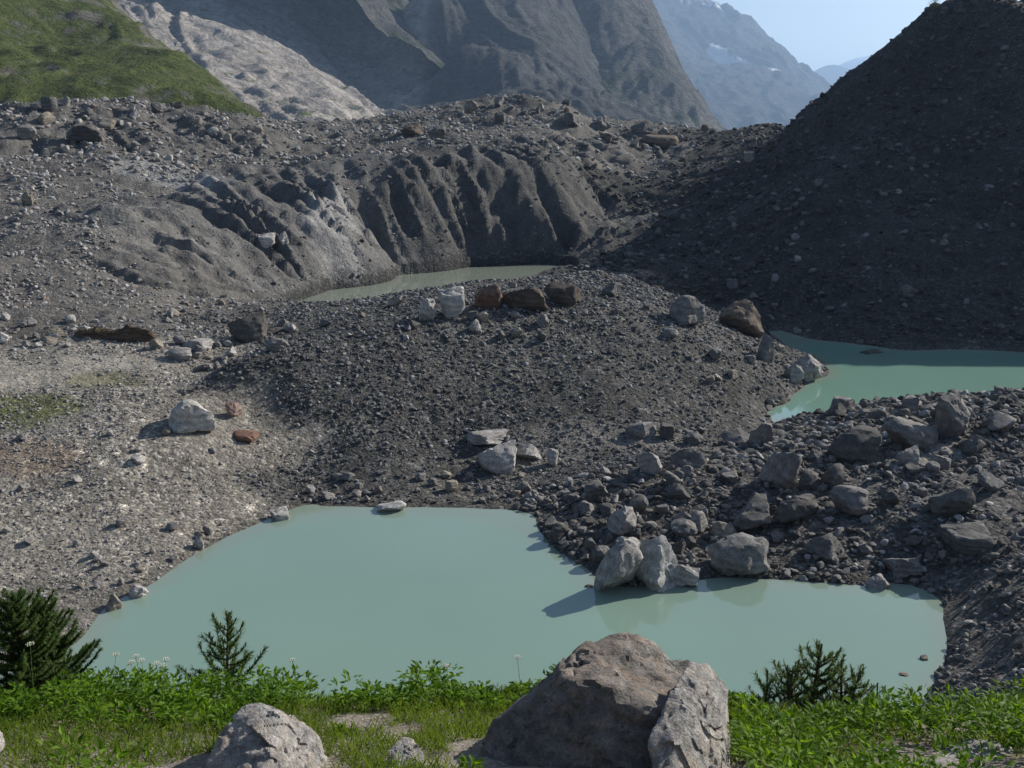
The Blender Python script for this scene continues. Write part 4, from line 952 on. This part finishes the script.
def stand(px, py_top, py_base, Y):
    b = P(px, py_base, Y); t_ = P(px, py_top, Y); z = float(fg_z(b[0], Y))
    return (b[0], Y, z), t_[2] - z
def sapling(label, px, top, Y, spread_, seed, lush=1.0, group=None, lean=0.0):
    t_ = P(px, top, Y); z = float(fg_z(t_[0], Y)); conifer(label, (t_[0] - lean * (t_[2] - z), Y, z), t_[2] - z, spread_, seed, lush, group, lean)
sapling('small dark conifer sapling standing alone against the lake at left', 228, 611, 11.0, .36, 901, 1.3)
sapling('bushy conifer sapling at the left edge of the overlook', 12, 590, 9.9, .55, 902, 2.0)
sapling('bushy conifer sapling right of the one at the left edge', 42, 598, 10.2, .42, 903, 1.8)
sapling('tallest conifer sapling of the clump right of the big boulder', 822, 640, 10.6, .36, 904, 1.5)
sapling('slender conifer sapling with a bare tip left in the clump', 799, 656, 10.4, .26, 905, .9)
sapling('small bushy conifer sapling second from the left in the clump', 788, 662, 10.3, .38, 906, .9)
sapling('leftmost thin conifer sapling of the clump by the lake', 768, 668, 10.3, .3, 907, 1.0)
sapling('conifer sapling right of the tallest one in the clump', 842, 656, 10.5, .34, 908, 1.1)
sapling('low leaning conifer sapling right in the clump', 860, 667, 10.3, .36, 909, 1.2, None, .08)
sapling('bare thin twig-like sapling standing off the right of the clump', 878, 680, 10.2, .12, 910, .5)
g = P(936, 6, 227.0); h0 = float(h_at(g[0], g[1])[0])
conifer('tiny dark tree on the summit of the tall moraine ridge', (g[0] - .5, g[1], h0 - .2), 3.4, .5, 911, 1.2)

def umbel(px, top, Y, seed, label, group):
    r = np.random.default_rng(seed); t_ = P(px, top, Y); z = float(fg_z(t_[0], Y)); h = max(t_[2] - z, .2)
    root = tag(link('umbel_flower', None), label, 'flower', group); root.location = (t_[0], Y, z)
    ln = r.normal(0, .06); v, f = tube([(0, 0, -.02), (ln * .5, 0, h * .5), (ln, 0, h)], (.004, .003, .002), 5)
    link('stem', mesh_np('stem', v, f), M_STEM, root)
    pos, parts = [], []
    for j in range(16):
        a_ = j * 2.4; rd = .045 * math.sqrt(j / 16.0); tip = np.array((ln + rd * math.cos(a_), rd * math.sin(a_), h + .035 - rd * .25))
        parts.append(tube([(ln, 0, h - .005), tip], (.0012, .0009), 3))
        bv, bf = ico(1); parts.append
        pos.append((bv * np.array((.0075, .0075, .004)) * r.uniform(.7, 1.3) + tip, bf))
    v, f = merge(parts); link('rays', mesh_np('rays', v, f), M_STEM, root)
    v, f = merge(pos); link('flower_head', mesh_np('flower_head', v, f), M_UMBEL, root)
for i_, (px, top, Y) in enumerate(((142, 658, 10.2), (148, 662, 10.3), (155, 665, 10.2), (162, 667, 10.1), (108, 656, 10.2), (168, 661, 10.0), (134, 664, 10.3))):
    umbel(px, top, Y, 40 + i_, 'white umbel flower on a thin stem against the lake left of the lone sapling', 'white flowers at the lake edge')
umbel(523, 659, 10.0, 60, 'single tall umbel flower left of the big foreground boulder', None)
umbel(450, 668, 10.0, 61, 'white umbel flower above the leaves midway between sapling and big boulder', None)
umbel(298, 662, 10.1, 62, 'umbel flower above the leaves a little right of the lone sapling', None)
umbel(26, 646, 9.2, 63, 'white flower in front of the bushy saplings at the left edge', None)

# ------------------------------------------------------------------ haze
hb = bmesh.new(); bmesh.ops.create_cube(hb, size=1.0)
me = bpy.data.meshes.new('haze'); hb.to_mesh(me); hb.free()
haze = link('haze', me); haze.scale = (46000, 32000, 1700); haze.location = (0, 12000, 1700 / 2 - 15)
tag(haze, 'thin blue valley haze over the whole scene', 'haze', kind='stuff')
hm = bpy.data.materials.new('valley_haze'); hm.use_nodes = True; hn = hm.node_tree.nodes; hn.clear()
ho = hn.new('ShaderNodeOutputMaterial'); hv = hn.new('ShaderNodeVolumePrincipled')
hv.inputs['Color'].default_value = (.45, .67, 1.0, 1); hv.inputs['Density'].default_value = HAZE_DENSITY; hv.inputs['Anisotropy'].default_value = 0.3
hm.node_tree.links.new(hv.outputs[0], ho.inputs['Volume']); me.materials.append(hm)
